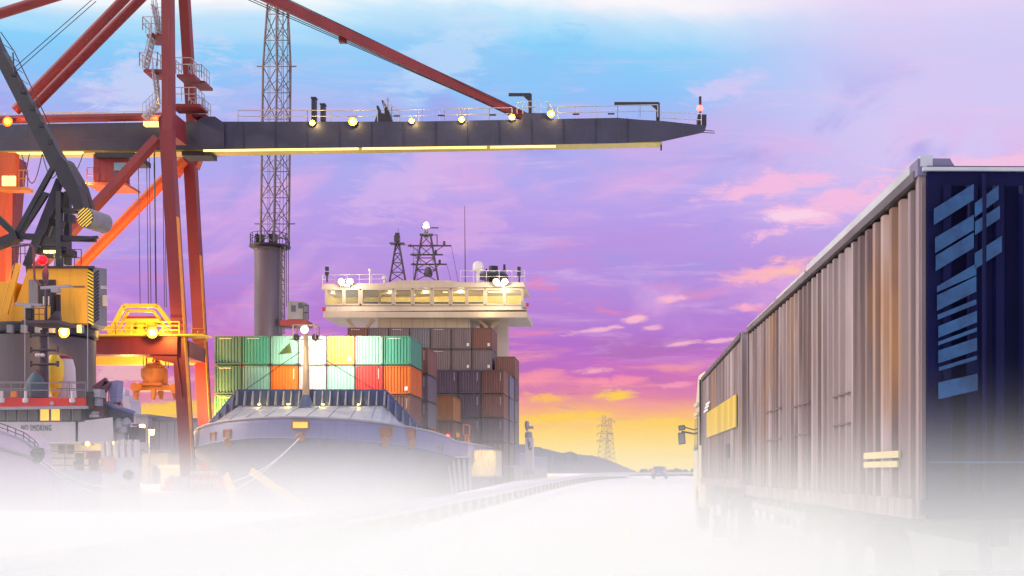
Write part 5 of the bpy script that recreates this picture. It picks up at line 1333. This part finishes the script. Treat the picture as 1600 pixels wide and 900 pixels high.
# ------------------------------------------------------------------ transmission towers behind the hill
M['pyl'] = mat('pylon_steel', (.27, .24, .32), .5, var=.1)
def pylon(px, pyt, pyb, d, label, arms, w=9.0, th=1.0):
    t = thing('transmission_tower', label, 'pylon', W(px, pyb, d), 'transmission towers on the hill')
    b = MB(); prev = None; n_ = 9
    for k in range(n_ + 1):
        q = k / n_; ww = (w * (1 - q) ** 1.3 + 3.4 * min(1, 1.25 - q * .5)) / 2; py = pyb + (pyt - pyb) * q; c = W(px, py, d)
        cs = [c + V((sx * ww, sy * ww, 0)) for sx, sy in ((-1, -1), (1, -1), (1, 1), (-1, 1))]
        if prev:
            for i in range(4):
                b.tube(prev[i], cs[i], .26 * th, n=5, caps=False); b.tube(prev[i], cs[(i + 1) % 4], .13 * th, n=4, caps=False); b.tube(prev[(i + 1) % 4], cs[i], .13 * th, n=4, caps=False); b.tube(cs[i], cs[(i + 1) % 4], .13 * th, n=4, caps=False)
        prev = cs
    part('lattice_body', b, M['pyl'], t)
    for py, hw in arms:
        b = MB(); c = W(px, py, d); hw = hw * d / F
        for s in (-1, 1):
            b.beam(c + V((0, -1, 0)), c + V((s * hw, 0, -.3)), .4, .3); b.beam(c + V((0, 0, 2)), c + V((s * hw, 0, -.2)), .25, .25); b.tube(c + V((s * hw, 0, -.3)), c + V((s * hw, 0, -2)), .25)
        part('cross_arm', b, M['pyl'], t)
pylon(944, 650, 722, 1010, 'pale lattice transmission tower on the hill, the bulkier of the close pair', [(665, 10), (677, 11), (688, 11)], th=.62)
pylon(953, 654, 724, 1040, 'lattice transmission tower close behind the bulkier one of the pair', [(658, 7), (678, 5)], 7, .62)
# bushes beyond the far guardrail
M['leaf'] = mat('bush_leaves', (.085, .12, .05), .9, var=.45, scale=.6)
M['bark'] = mat('bark', (.10, .07, .05), .9)
LBL = ['round', 'low spreading', 'tall', 'thin', 'broad', 'small']
rb_ = random.Random(11)
for k in range(14):
    px = 992 + k * 9.0 + rb_.uniform(-3, 3); d = 236 + rb_.uniform(-10, 40); base = W(px, 0, d); z0 = .55
    hgt = (rb_.uniform(9, 14) if px > 1000 else 7) * d / F; wd = rb_.uniform(7, 12) * d / F
    t = thing('roadside_bush', f'{LBL[k % 6]} bush behind far guardrail, {(ORD + ["ninth", "tenth", "eleventh", "twelfth", "thirteenth", "fourteenth"])[k]} from the hill towards the truck', 'bush', (base.x, d, z0), 'bushes behind the far guardrail')
    b = MB()
    for j in range(5): b.tube((base.x, d, z0), (base.x + rb_.uniform(-1, 1) * wd * .5, d + rb_.uniform(-1, 1), z0 + hgt * rb_.uniform(.5, .85)), .08, .03, 5)
    part('stem', b, M['bark'], t)
    b = MB()
    for j in range(420):
        a = rb_.random() * 6.283; rr_ = rb_.random() ** .5; zz = rb_.random() ** .8
        cx_ = base.x + math.cos(a) * rr_ * wd * (1.05 - .55 * zz); cy_ = d + math.sin(a) * rr_ * wd * .8; cz_ = z0 + zz * hgt * (1 - .35 * rr_ * rr_) + rb_.uniform(-.05, .12)
        s = rb_.uniform(.10, .24); e1 = V((rb_.uniform(-1, 1), rb_.uniform(-1, 1), rb_.uniform(-1, 1))).normalized() * s; e2 = V((rb_.uniform(-1, 1), rb_.uniform(-1, 1), rb_.uniform(-1, 1))).normalized() * s
        c = V((cx_, cy_, cz_)); b.add([c - e1, c + e2, c + e1, c - e2], [(0, 1, 2, 3)])
    part('foliage', b, M['leaf'], t)

# ------------------------------------------------------------------ guardrails
M['rail'] = mat('guardrail_zinc', (.62, .63, .66), .35, metal=.25, var=.1, scale=1.5)
def guardrail(label, ptf, ys_, post_step=2.6, beam_h=.31, top_=.78):
    t = thing('guardrail', label, 'guardrail', (*ptf(ys_[0])[:2], ptf(ys_[0])[2]))
    prof = [(0, .5), (.045, .42), (.045, .34), (0, .25), (-.0, .2), (.045, .1), (.045, -.02 + .04), (0, -.06)]
    prof = [(0, 0), (.02, -.03), (.08, -.07), (.08, -.10), (.02, -.14), (.02, -.17), (.08, -.21), (.08, -.24), (.02, -.28), (0, -.31)]
    b = MB(); vs = []
    for k, s in enumerate(ys_):
        p = V(ptf(s)); q = V(ptf(ys_[min(k + 1, len(ys_) - 1)])) - V(ptf(ys_[max(k - 1, 0)])); nrm_ = V((q.y, -q.x, 0)).normalized()
        for dx, dz in prof: vs.append(p + nrm_ * dx + V((0, 0, top_ + dz)))
    m_ = len(prof)
    b.add(vs, [(i * m_ + k, (i + 1) * m_ + k, (i + 1) * m_ + k + 1, i * m_ + k + 1) for i in range(len(ys_) - 1) for k in range(m_ - 1)])
    part('rail_beam', b, M['rail'], t, True)
    s = ys_[0] + .5; cnt = 0
    while s < ys_[-1] and cnt < 95:
        p = V(ptf(s)); b = MB(); b.span((p.x - .14, p.y - .06, p.z - .1), (p.x - .03, p.y + .06, p.z + top_ - .03)); part('post', b, M['galv'], t); s += post_step; cnt += 1
    return t
guardrail('long zinc guardrail between the road and the harbour', lambda y: (road_c(y) - 5.45, y, road_z(y)), [3 + 3 * k for k in range(56)])
def farrail(s):
    x = -1.2 + s; y = 168 + 0.10 * s + .0022 * s * s; return (x, y, .62 + .010 * s)
guardrail('far guardrail sweeping behind the blue car at the bend', farrail, [2 * k for k in range(36)])
# ------------------------------------------------------------------ the truck
def box_mat():
    m = mat('cargo_grey_mauve', (.25, .195, .205), .42, var=.22, scale=1.6, streak=True, stain=(.20, .10, .05), stain_amt=.5)
    nt = m.node_tree; N = nt.nodes; L = nt.links; b = N["Principled BSDF"]
    old = b.inputs["Base Color"].links[0].from_socket
    tc = N.new("ShaderNodeTexCoord"); col = old
    for (sy, sz, lo, hi, c, seed) in ((5.5, .10, .47, .62, (.07, .035, .035), 0.0), (3.2, .16, .54, .66, (.44, .36, .37), 7.0), (.55, .30, .53, .68, (.30, .15, .06), 3.0), (9.0, .05, .56, .7, (.06, .035, .04), 12.0)):
        mp = N.new("ShaderNodeMapping"); mp.inputs["Scale"].default_value = (.2, sy, sz); mp.inputs["Location"].default_value = (seed, seed, seed); L.new(tc.outputs["Object"], mp.inputs["Vector"])
        n = N.new("ShaderNodeTexNoise"); n.inputs["Scale"].default_value = 1; n.inputs["Detail"].default_value = 4; L.new(mp.outputs[0], n.inputs["Vector"])
        r = N.new("ShaderNodeMapRange"); r.inputs[1].default_value = lo; r.inputs[2].default_value = hi; r.inputs[3].default_value = 0; r.inputs[4].default_value = .9; L.new(n.outputs["Fac"], r.inputs[0])
        x = N.new("ShaderNodeMix"); x.data_type = 'RGBA'; L.new(r.outputs[0], x.inputs[0]); L.new(col, x.inputs[6]); x.inputs[7].default_value = (*c, 1); col = x.outputs[2]
    L.new(col, b.inputs["Base Color"])
    return m
M['box'] = box_mat()
M['boxrail'] = mat('cargo_rail_pale', (.50, .55, .58), .4, metal=.2, var=.15, scale=1.2)
M['capm'] = mat('corner_cap_slate', (.16, .15, .26), .45, var=.2)
M['toprail'] = mat('top_rail_dark', (.09, .08, .09), .45, var=.3)
M['navyd'] = mat('door_navy', (.003, .005, .05), .6, var=.3, scale=1.5, spec=.15)
M['decal'] = mat('decal_blue', (.010, .075, .20), .45, var=.45, scale=4, stain=(.004, .02, .08), stain_amt=.7)
M['cabm'] = mat('cab_cream', (.66, .58, .42), .35, var=.08)
M['chrome'] = mat('bright_metal', (.6, .6, .6), .25, metal=.8, var=.05)
M['tyre'] = M['black']
def wheel(parent, c, r=.5, w=.3):
    b = MB(); b.lathe(c, [(r * .6, -w / 2), (r * .95, -w / 2), (r, -w / 2 + .05), (r, w / 2 - .05), (r * .95, w / 2), (r * .6, w / 2)], 28, 'x'); t = part('wheel', b, M['tyre'], parent, True)
    b = MB(); b.lathe(c, [(r * .58, -w / 2 - .005), (r * .55, -w / 2 + .06), (r * .25, -w / 2 + .02), (r * .22, -w / 2 - .05)], 20, 'x'); part('rim', b, M['chrome'], t, True)
def cargo(parent, xn, yn, xf, yf, z0, z1n, z1f, width, rib, name='cargo_box'):
    """box whose near-left corner is (xn, yn) and far-left corner (xf, yf); corrugated sides"""
    a, f = V((xn, yn, 0)), V((xf, yf, 0)); d = (f - a).normalized(); o = V((d.y, -d.x, 0)); Ln = (f - a).length
    b = MB()
    def pt(s, h, z): q = a + d * s + o * h; return (q.x, q.y, z)
    n_ = round(Ln / rib); p = Ln / n_; prof = []
    for i in range(n_):
        s = i * p; prof += [(s, 0.0), (s + p * .32, 0.0), (s + p * .44, .065), (s + p * .86, .065)]
    prof.append((Ln, 0.0)); vs = []
    zt = lambda s: z1n + (z1f - z1n) * s / Ln
    for s, h in prof: vs += [pt(s, h, z0 + .16), pt(s, h, zt(s) - .12)]
    b.add(vs, [(2 * i, 2 * i + 2, 2 * i + 3, 2 * i + 1) for i in range(len(prof) - 1)])
    vs = []
    for s, h in prof: vs += [pt(s, width - h, z0 + .16), pt(s, width - h, zt(s) - .12)]
    b.add(vs, [(2 * i, 2 * i + 1, 2 * i + 3, 2 * i + 2) for i in range(len(prof) - 1)])
    b.add([pt(0, 0.02, zt(0) - .03), pt(Ln, .02, zt(Ln) - .03), pt(Ln, width - .02, zt(Ln) - .03), pt(0, width - .02, zt(0) - .03)], [(0, 1, 2, 3)])
    b.add([pt(0, 0.02, z0 + .1), pt(Ln, .02, z0 + .1), pt(Ln, width - .02, z0 + .1), pt(0, width - .02, z0 + .1)], [(0, 1, 2, 3)])
    b.add([pt(.05, .02, z0 + .1), pt(.05, width - .02, z0 + .1), pt(.05, width - .02, zt(0) - .05), pt(.05, .02, zt(0) - .05)], [(0, 1, 2, 3)])
    b.add([pt(Ln - .05, .02, z0 + .1), pt(Ln - .05, width - .02, z0 + .1), pt(Ln - .05, width - .02, zt(Ln) - .05), pt(Ln - .05, .02, zt(Ln) - .05)], [(0, 1, 2, 3)])
    bo = part(name, b, M['box'], parent)
    b = MB()
    for h in (-.012, width + .012):
        b.beam(V(pt(.1, h, zt(0) - .05)), V(pt(Ln - .1, h, zt(Ln) - .05)), .05, .08)
    part('top_rail', b, M['toprail'], bo)
    b = MB()
    for h in (-.012, width + .012): b.beam(V(pt(.1, h, z0 + .08)), V(pt(Ln - .1, h, z0 + .08)), .07, .16)
    part('bottom_rail', b, M['box'], bo)
    for s in (.07, Ln - .07):
        for h in (.05, width - .05):
            b = MB(); b.beam(V(pt(s, h, z0)), V(pt(s, h, zt(s) + .0)), .13, .10, up=(0, 1, 0)); part('corner_post', b, M['box'], bo)
    return bo, pt, Ln, zt
TRW = 2.48
c0, c1 = W(1440, 260, 9.3), W(1168, 513, 19.6)
tr = thing('truck_trailer', 'tall corrugated grey mauve cargo trailer with a dark navy rear and blue slanted decal', 'trailer', (c0.x + 1.2, 9.3, 0))
bo, pt, LT, zt = cargo(tr, c0.x, 9.3, c1.x, 19.6, 1.12, c0.z, c1.z, TRW, .30)
# roof edge: two raised fairing lengths as in the photograph, and corner caps
for s0, s1, hh in ((0.0, 4.9, .09), (5.05, 7.2, .05), (7.3, LT, .03)):
    b = MB(); b.beam(V(pt(s0, .04, zt(s0) + hh / 2)), V(pt(s1, .04, zt(s1) + hh / 2)), .10, hh, up=(0, 0, 1)); part('roof_fairing', b, M['boxrail'], bo)
for h in (.1, TRW - .1):
    b = MB(); q = V(pt(.08, h, zt(0) + .03)); b.prism([q + V((-.13, -.08, -.10)), q + V((-.13, -.08, .035)), q + V((.13, -.08, .035)), q + V((.17, -.08, -.03)), q + V((.17, -.08, -.10))], (0, .25, 0)); part('corner_cap', b, M['capm'], bo)
# rear wall: two doors, header, sill, rods, decal
def rz_(h, z, s=-.02): return V(pt(s, h, z))
z0, z1 = 1.24, zt(0) - .08
rear = MB(); rear.prism([rz_(.04, 1.12, -.02), rz_(TRW - .04, 1.12, -.02), rz_(TRW - .04, zt(0), -.02), rz_(.04, zt(0), -.02)], (0, .06, 0)); rw = part('rear_frame', rear, M['navyd'], bo)
for h0, h1 in ((.16, TRW / 2 - .01), (TRW / 2 + .01, TRW - .16)):
    b = MB(); nrib = 5; ww = (h1 - h0) / nrib
    vs = []; pf = []
    for i in range(nrib):
        s = h0 + i * ww; pf += [(s, 0), (s + ww * .3, 0), (s + ww * .4, .03), (s + ww * .9, .03)]
    pf.append((h1, 0))
    for h, dd in pf: vs += [rz_(h, z0 + .1, -.05 + dd), rz_(h, z1 - .08, -.05 + dd)]
    b.add(vs, [(2 * i, 2 * i + 2, 2 * i + 3, 2 * i + 1) for i in range(len(pf) - 1)]); part('rear_door', b, M['navyd'], bo)
    for q in (.3, .75):
        b = MB(); hh = h0 + (h1 - h0) * q; b.tube(rz_(hh, z0, -.08), rz_(hh, z1, -.08), .018); part('locking_rod', b, M['navyd'], bo)
b = MB(); b.beam(rz_(.03, 1.58, -.09), rz_(TRW - .03, 1.58, -.09), .02, .012); part('trim_line', b, M['decal'], bo)
b = MB(); b.beam(rz_(-.01, z0 - .02, -.02), rz_(TRW + .01, z0 - .02, -.02), .06, .12); part('rear_sill', b, M['navyd'], bo)
b = MB(); b.beam(rz_(.0, zt(0) - .03, -.03), rz_(TRW, zt(0) - .03, -.03), .04, .03); part('rear_header', b, M['boxrail'], bo)
def D2h(px): return (px - 1440) * 9.24 / F
def D2z(py): return EYE + (CY - py) * 9.24 / F
decal = [((1455, 327), (1517, 288), (1517, 313), (1455, 352)), ((1519, 318), (1556, 290), (1556, 312), (1519, 340)), ((1457, 372), (1517, 336), (1517, 360), (1457, 396)), ((1519, 347), (1558, 322), (1558, 342), (1519, 368)), ((1458, 400), (1517, 364), (1517, 388), (1458, 424)),
         ((1519, 396), (1561, 369), (1561, 394), (1519, 421)), ((1460, 448), (1521, 412), (1521, 430), (1460, 457)), ((1460, 462), (1521, 432), (1521, 456), (1460, 486)), ((1461, 492), (1521, 468), (1521, 476), (1461, 500)), ((1462, 510), (1522, 486), (1522, 504), (1462, 528)), ((1462, 534), (1522, 512), (1522, 518), (1462, 540)),
         ((1462, 548), (1522, 528), (1522, 548), (1462, 568)), ((1463, 574), (1522, 556), (1522, 562), (1463, 580)), ((1462, 598), (1523, 584), (1523, 610), (1462, 624))]
for q in decal:
    b = MB(); b.prism([rz_(D2h(x), D2z(y), -.085) for x, y in q], (0, .012, 0)); part('decal_bar', b, M['decal'], rw)
for a, h1 in ((1300, 1323), (1313, 1318)):
    pass
# side details: small yellow plates, seams, handles
def side(name, px0, px1, pyt, pyb, m, parent, y_of=None, lift=-.03):
    def yy(px): return 1.0 / ((px - CX) / F / c0.x) if False else None
    # depth where the side plane shows px
    def dep(px):
        lo_, hi_ = 0, LT
        for _ in range(40):
            s = (lo_ + hi_) / 2; q = pt(s, 0, 0); x_ = q[0] * F / q[1] + CX
            if x_ > px: lo_ = s
            else: hi_ = s
        return s
    s0, s1 = dep(px1), dep(px0)
    def zz(py, s): q = pt(s, 0, 0); return EYE + (CY - py) * q[1] / F
    b = MB(); b.prism([pt(s0, lift, zz(pyb, s0)), pt(s1, lift, zz(pyb, s0)), pt(s1, lift, zz(pyt, s0)), pt(s0, lift, zz(pyt, s0))], (.02, 0, 0)); return part(name, b, m, parent)
M['plate'] = mat('plate_pale_yellow', (.66, .56, .30), .6, var=.15)
side('label_plate', 1354, 1409, 704, 715, M['plate'], bo); side('label_plate', 1354, 1407, 720, 730, M['plate'], bo)
M['latch'] = mat('latch_brown', (.15, .10, .10), .5)
for a, yv in ((1308, 612), (1308, 660), (1245, 627), (1245, 675), (1200, 636), (1200, 684)):
    side('door_latch', a - 6, a + 20, yv, yv + 2, M['latch'], bo, lift=-.012)
M['sidewear'] = mat('faded_amber_wear', (.42, .22, .09), .5, var=.4, scale=2, streak=True)
# running gear of the trailer
b = MB(); b.beam(V(pt(.3, .75, 1.0)), V(pt(LT - .2, .75, 1.0)), .14, .24); b.beam(V(pt(.3, TRW - .75, 1.0)), V(pt(LT - .2, TRW - .75, 1.0)), .14, .24); part('chassis', b, M['dark'], tr)
for s in (1.9, 3.2, 4.5):
    for h in (.2, TRW - .2): wheel(tr, V(pt(s, h, .5)))
b = MB(); b.beam(V(pt(.15, .2, .62)), V(pt(.15, TRW - .2, .62)), .1, .14); b.beam(V(pt(.2, .6, .62)), V(pt(.3, .6, 1.0)), .08); b.beam(V(pt(.2, TRW - .6, .62)), V(pt(.3, TRW - .6, 1.0)), .08); part('underrun_bar', b, M['dark'], tr)
for k in range(6):
    b = MB(); s = 5.2 + k * .75; b.beam(V(pt(s, .02, .75)), V(pt(s, .02, 1.1)), .05); part('side_guard_post', b, M['lgrey'], tr)
for z in (.72, .95):
    b = MB(); b.beam(V(pt(5.0, .0, z)), V(pt(LT - .6, .0, z)), .03, .1); part('side_guard_rail', b, M['lgrey'], tr)
# the truck in front
k0, k1 = W(1160, 518, 20.1), W(1095, 590, 29.4)
tk = thing('freight_truck', 'truck pulling the trailer, with a corrugated box, yellow patch and cream cab', 'truck', (3.5, 25, 0))
bo2, pt2, L2, zt2 = cargo(tk, k0.x, 20.1, k1.x + .03, 29.4, 1.22, k0.z, k1.z, TRW, .30)
def side2(name, px0, px1, pyt, pyb, m, parent, lift=-.03):
    def dep(px):
        lo_, hi_ = 0, L2
        for _ in range(40):
            s = (lo_ + hi_) / 2; q = pt2(s, 0, 0)
            if q[0] * F / q[1] + CX > px: lo_ = s
            else: hi_ = s
        return s
    s0, s1 = dep(px1), dep(px0); zz = lambda py, s: EYE + (CY - py) * pt2(s, 0, 0)[1] / F
    b = MB(); b.prism([pt2(s0, lift, zz(pyb, s0)), pt2(s1, lift, zz(pyb, s0)), pt2(s1, lift, zz(pyt, s0)), pt2(s0, lift, zz(pyt, s0))], (.02, 0, 0)); return part(name, b, m, parent)
yp = side2('yellow_patch', 1106, 1152, 616, 667, mat('patch_yellow', (.62, .44, .03), .5, var=.35, scale=2.2, streak=True, stain=(.22, .13, .04), stain_amt=.75), bo2)
for a, t_ in ((1101.5, 638), (1103, 632), (1104.5, 626.5)): side2('white_mark', a, a + 6, t_, t_ + 3.4, M['marking'], bo2)
side2('rear_hatch', 1136, 1141, 693, 715, M['dark'], bo2)
b = MB(); b.beam(V(pt2(.3, .75, 1.05)), V((k1.x + .75, 33, 1.05)), .14, .24); b.beam(V(pt2(.3, TRW - .75, 1.05)), V((k1.x + TRW - .75, 33, 1.05)), .14, .24); part('chassis', b, M['dark'], tk)
b = MB(); b.beam(V(pt(LT - .3, TRW / 2, .9)), V(pt2(.2, TRW / 2, .95)), .15, .15); part('drawbar', b, M['dark'], tk)
for s in (1.5, 2.8, 6.5):
    for h in (.2, TRW - .2): wheel(tk, V(pt2(s, h, .5)))
for k in range(5):
    b = MB(); s = 3.6 + k * .6; b.beam(V(pt2(s, .02, .8)), V(pt2(s, .02, 1.2)), .05); part('side_guard_post', b, M['lgrey'], tk)
b = MB(); b.lathe(V(pt2(5.2, .35, .75)), [(.05, -.0), (.3, .0), (.3, .0)], 8); b.beam(V(pt2(4.6, .3, .8)), V(pt2(5.8, .3, .8)), .5, .5); part('fuel_tank', b, M['chrome'], tk)
# cab: lofted profile in the y-z plane
cxl = k1.x + .02; cw = TRW - .02
prof = [(29.7, .7), (29.7, 3.75), (29.95, 4.12), (30.5, 4.12), (31.3, 3.5), (31.75, 2.95), (32.25, 2.0), (32.4, 1.5), (32.4, .55), (31.6, .5), (31.5, .95), (31.2, 1.12), (30.7, 1.12), (30.4, .95), (30.3, .55)]
b = MB(); n_ = len(prof); vs = []
for x_, ins in ((cxl, .09), (cxl + .12, 0), (cxl + cw - .12, 0), (cxl + cw, .09)):
    cyc, czc = 31.1, 2.2
    for y_, z_ in prof: vs.append((x_, y_ + (cyc - y_) * ins * .6, z_ + (czc - z_) * ins * .5))
fs = [(j * n_ + k, j * n_ + (k + 1) % n_, (j + 1) * n_ + (k + 1) % n_, (j + 1) * n_ + k) for j in range(3) for k in range(n_)] + [tuple(range(n_)), tuple(3 * n_ + k for k in range(n_))]
b.add(vs, fs); cab_ = part('cab', b, M['cabm'], tk)
b = MB(); b.prism([(cxl - .015, 30.6, 2.1), (cxl - .015, 32.0, 2.1), (cxl - .015, 31.65, 2.95), (cxl - .015, 30.6, 2.95)], (.03, 0, 0)); part('side_window', b, M['glass'], cab_)
b = MB(); b.prism([(cxl - .01, 30.5, 1.2), (cxl - .01, 30.53, 1.2), (cxl - .01, 30.53, 3.0), (cxl - .01, 30.5, 3.0)], (.03, 0, 0)); part('door_seam', b, M['dark'], cab_)
b = MB(); b.add([(cxl + .15, 31.82, 2.95), (cxl + cw - .15, 31.82, 2.95), (cxl + cw - .15, 32.3, 2.05), (cxl + .15, 32.3, 2.05)], [(0, 1, 2, 3)]); part('windscreen', b, M['glass'], cab_)
b = MB(); b.span((cxl - .02, 29.72, 2.2), (cxl + .02, 29.95, 3.9)); part('side_deflector', b, M['dark'], cab_)
for zc in (3.05, 3.3):
    b = MB(); b.beam((cxl - .04, 30.2, zc), (cxl - .04, 31.3, zc), .05, .08); part('grab_rail', b, M['cabm'], cab_)
for hx in (.15, cw - .15): wheel(tk, V((cxl + hx, 30.95, .5)))
mx = W(1065.5, 0, 32.0).x
for (t_, bt_, w_) in ((664, 673, .10), (675, 695, .105)):
    b = MB(); a_, e_ = W(0, t_, 32).z, W(0, bt_, 32).z
    b.prism([(mx - w_, 32, a_ - .02), (mx + w_ * .8, 32, a_), (mx + w_, 32, e_ + .03), (mx - w_ * .8, 32, e_)], (0, .1, 0)); mm_ = part('mirror', b, M['dark'], tk)
    b = MB(); b.prism([(mx - w_ * .75, 31.99, a_ - .05), (mx + w_ * .6, 31.99, a_ - .04), (mx + w_ * .7, 31.99, e_ + .06), (mx - w_ * .65, 31.99, e_ + .04)], (0, .005, 0)); part('mirror_glass', b, M['grey'], mm_)
b = MB(); b.path([V((mx, 32.05, W(0, 674, 32).z)), V((cxl, 31.95, W(0, 678, 32).z))], .03); b.path([V((mx, 32.05, W(0, 666, 32).z)), V((cxl, 31.95, W(0, 672, 32).z))], .02); part('mirror_arm', b, M['dark'], tk)
b = MB(); b.box((cxl + .02, 32.0, 1.75), (.05, .2, .1)); part('indicator', b, M['orange'], tk)

# ------------------------------------------------------------------ the blue car ahead
dcar = 143.0
cc = W(1031, 748, dcar); car = thing('blue_hatchback', 'small blue hatchback driving away on the bend of the road', 'car', (cc.x, dcar, cc.z), rz=R(-6))
M['carb'] = mat('car_blue', (.06, .13, .42), .3, var=.08)
def C(name, b, m, p=None, smooth=False): return part(name, b, m, p or car, smooth, local=True)
lp_ = [(.0, .28), (-.02, .7), (.02, .98), (.25, 1.42), (.5, 1.5), (1.9, 1.5), (2.6, 1.02), (3.6, .86), (3.9, .65), (3.95, .28)]
b = MB(); vs = []
for x_, k in ((-.88, .0), (-.72, 1), (.72, 1), (.88, 0)):
    for y_, z_ in lp_: vs.append((x_ * (.84 if z_ > 1.1 else 1), y_ - 2 + (.06 if k == 0 and y_ < 1 else 0), z_ - (.05 if k == 0 and z_ > .9 else 0)))
n_ = len(lp_); b.add(vs, [(j * n_ + k, j * n_ + (k + 1) % n_, (j + 1) * n_ + (k + 1) % n_, (j + 1) * n_ + k) for j in range(3) for k in range(n_)] + [tuple(range(n_)), tuple(3 * n_ + k for k in range(n_))])
cb_ = C('body', b, M['carb'])
b = MB(); b.add([(-.6, -1.985, 1.02), (.6, -1.985, 1.02), (.55, -1.77, 1.4), (-.55, -1.77, 1.4)], [(0, 1, 2, 3)]); C('rear_window', b, M['glass'])
for s in (-1, 1):
    b = MB(); b.span((s * .80, -2.03, .72), (s * .62, -1.96, .98)); C('tail_light', b, M['tail'])
    b = MB(); b.add([(s * .855, -1.5, 1.0), (s * .855, .5, 1.0), (s * .75, 0.0, 1.4), (s * .75, -1.4, 1.4)], [(0, 1, 2, 3)]); C('side_window', b, M['glass'])
    for y_ in (-1.3, 1.3):
        b = MB(); b.lathe((s * .78, y_, .31), [(.16, -.1), (.3, -.1), (.31, 0), (.3, .1), (.16, .1)], 20, 'x'); C('wheel', b, M['tyre'])
    b = MB(); b.box((s * .98, .55, 1.02), (.2, .1, .14)); C('wing_mirror', b, M['carb'])
b = MB(); b.box((0, -2.02, .62), (.5, .03, .12)); C('number_plate', b, M['white'])
b = MB(); b.box((0, -2.03, .4), (1.7, .1, .2)); C('bumper', b, M['dark'])
b = MB(); b.box((0, -1.8, 1.5), (1.1, .3, .05)); C('roof_spoiler', b, M['carb'])

# ------------------------------------------------------------------ render set-up
scene.render.engine = 'CYCLES'
scene.view_settings.view_transform = 'Standard'
scene.view_settings.look = 'None'
scene.view_settings.exposure = 0.0
scene.view_settings.gamma = 1.0
cy = scene.cycles
cy.use_denoising = True
cy.max_bounces = 8; cy.volume_bounces = 3; cy.transparent_max_bounces = 12
cy.sample_clamp_indirect = 6.0
cy.use_adaptive_sampling = True; cy.adaptive_threshold = .02
cy.volume_step_rate = 2.0; cy.volume_max_steps = 128
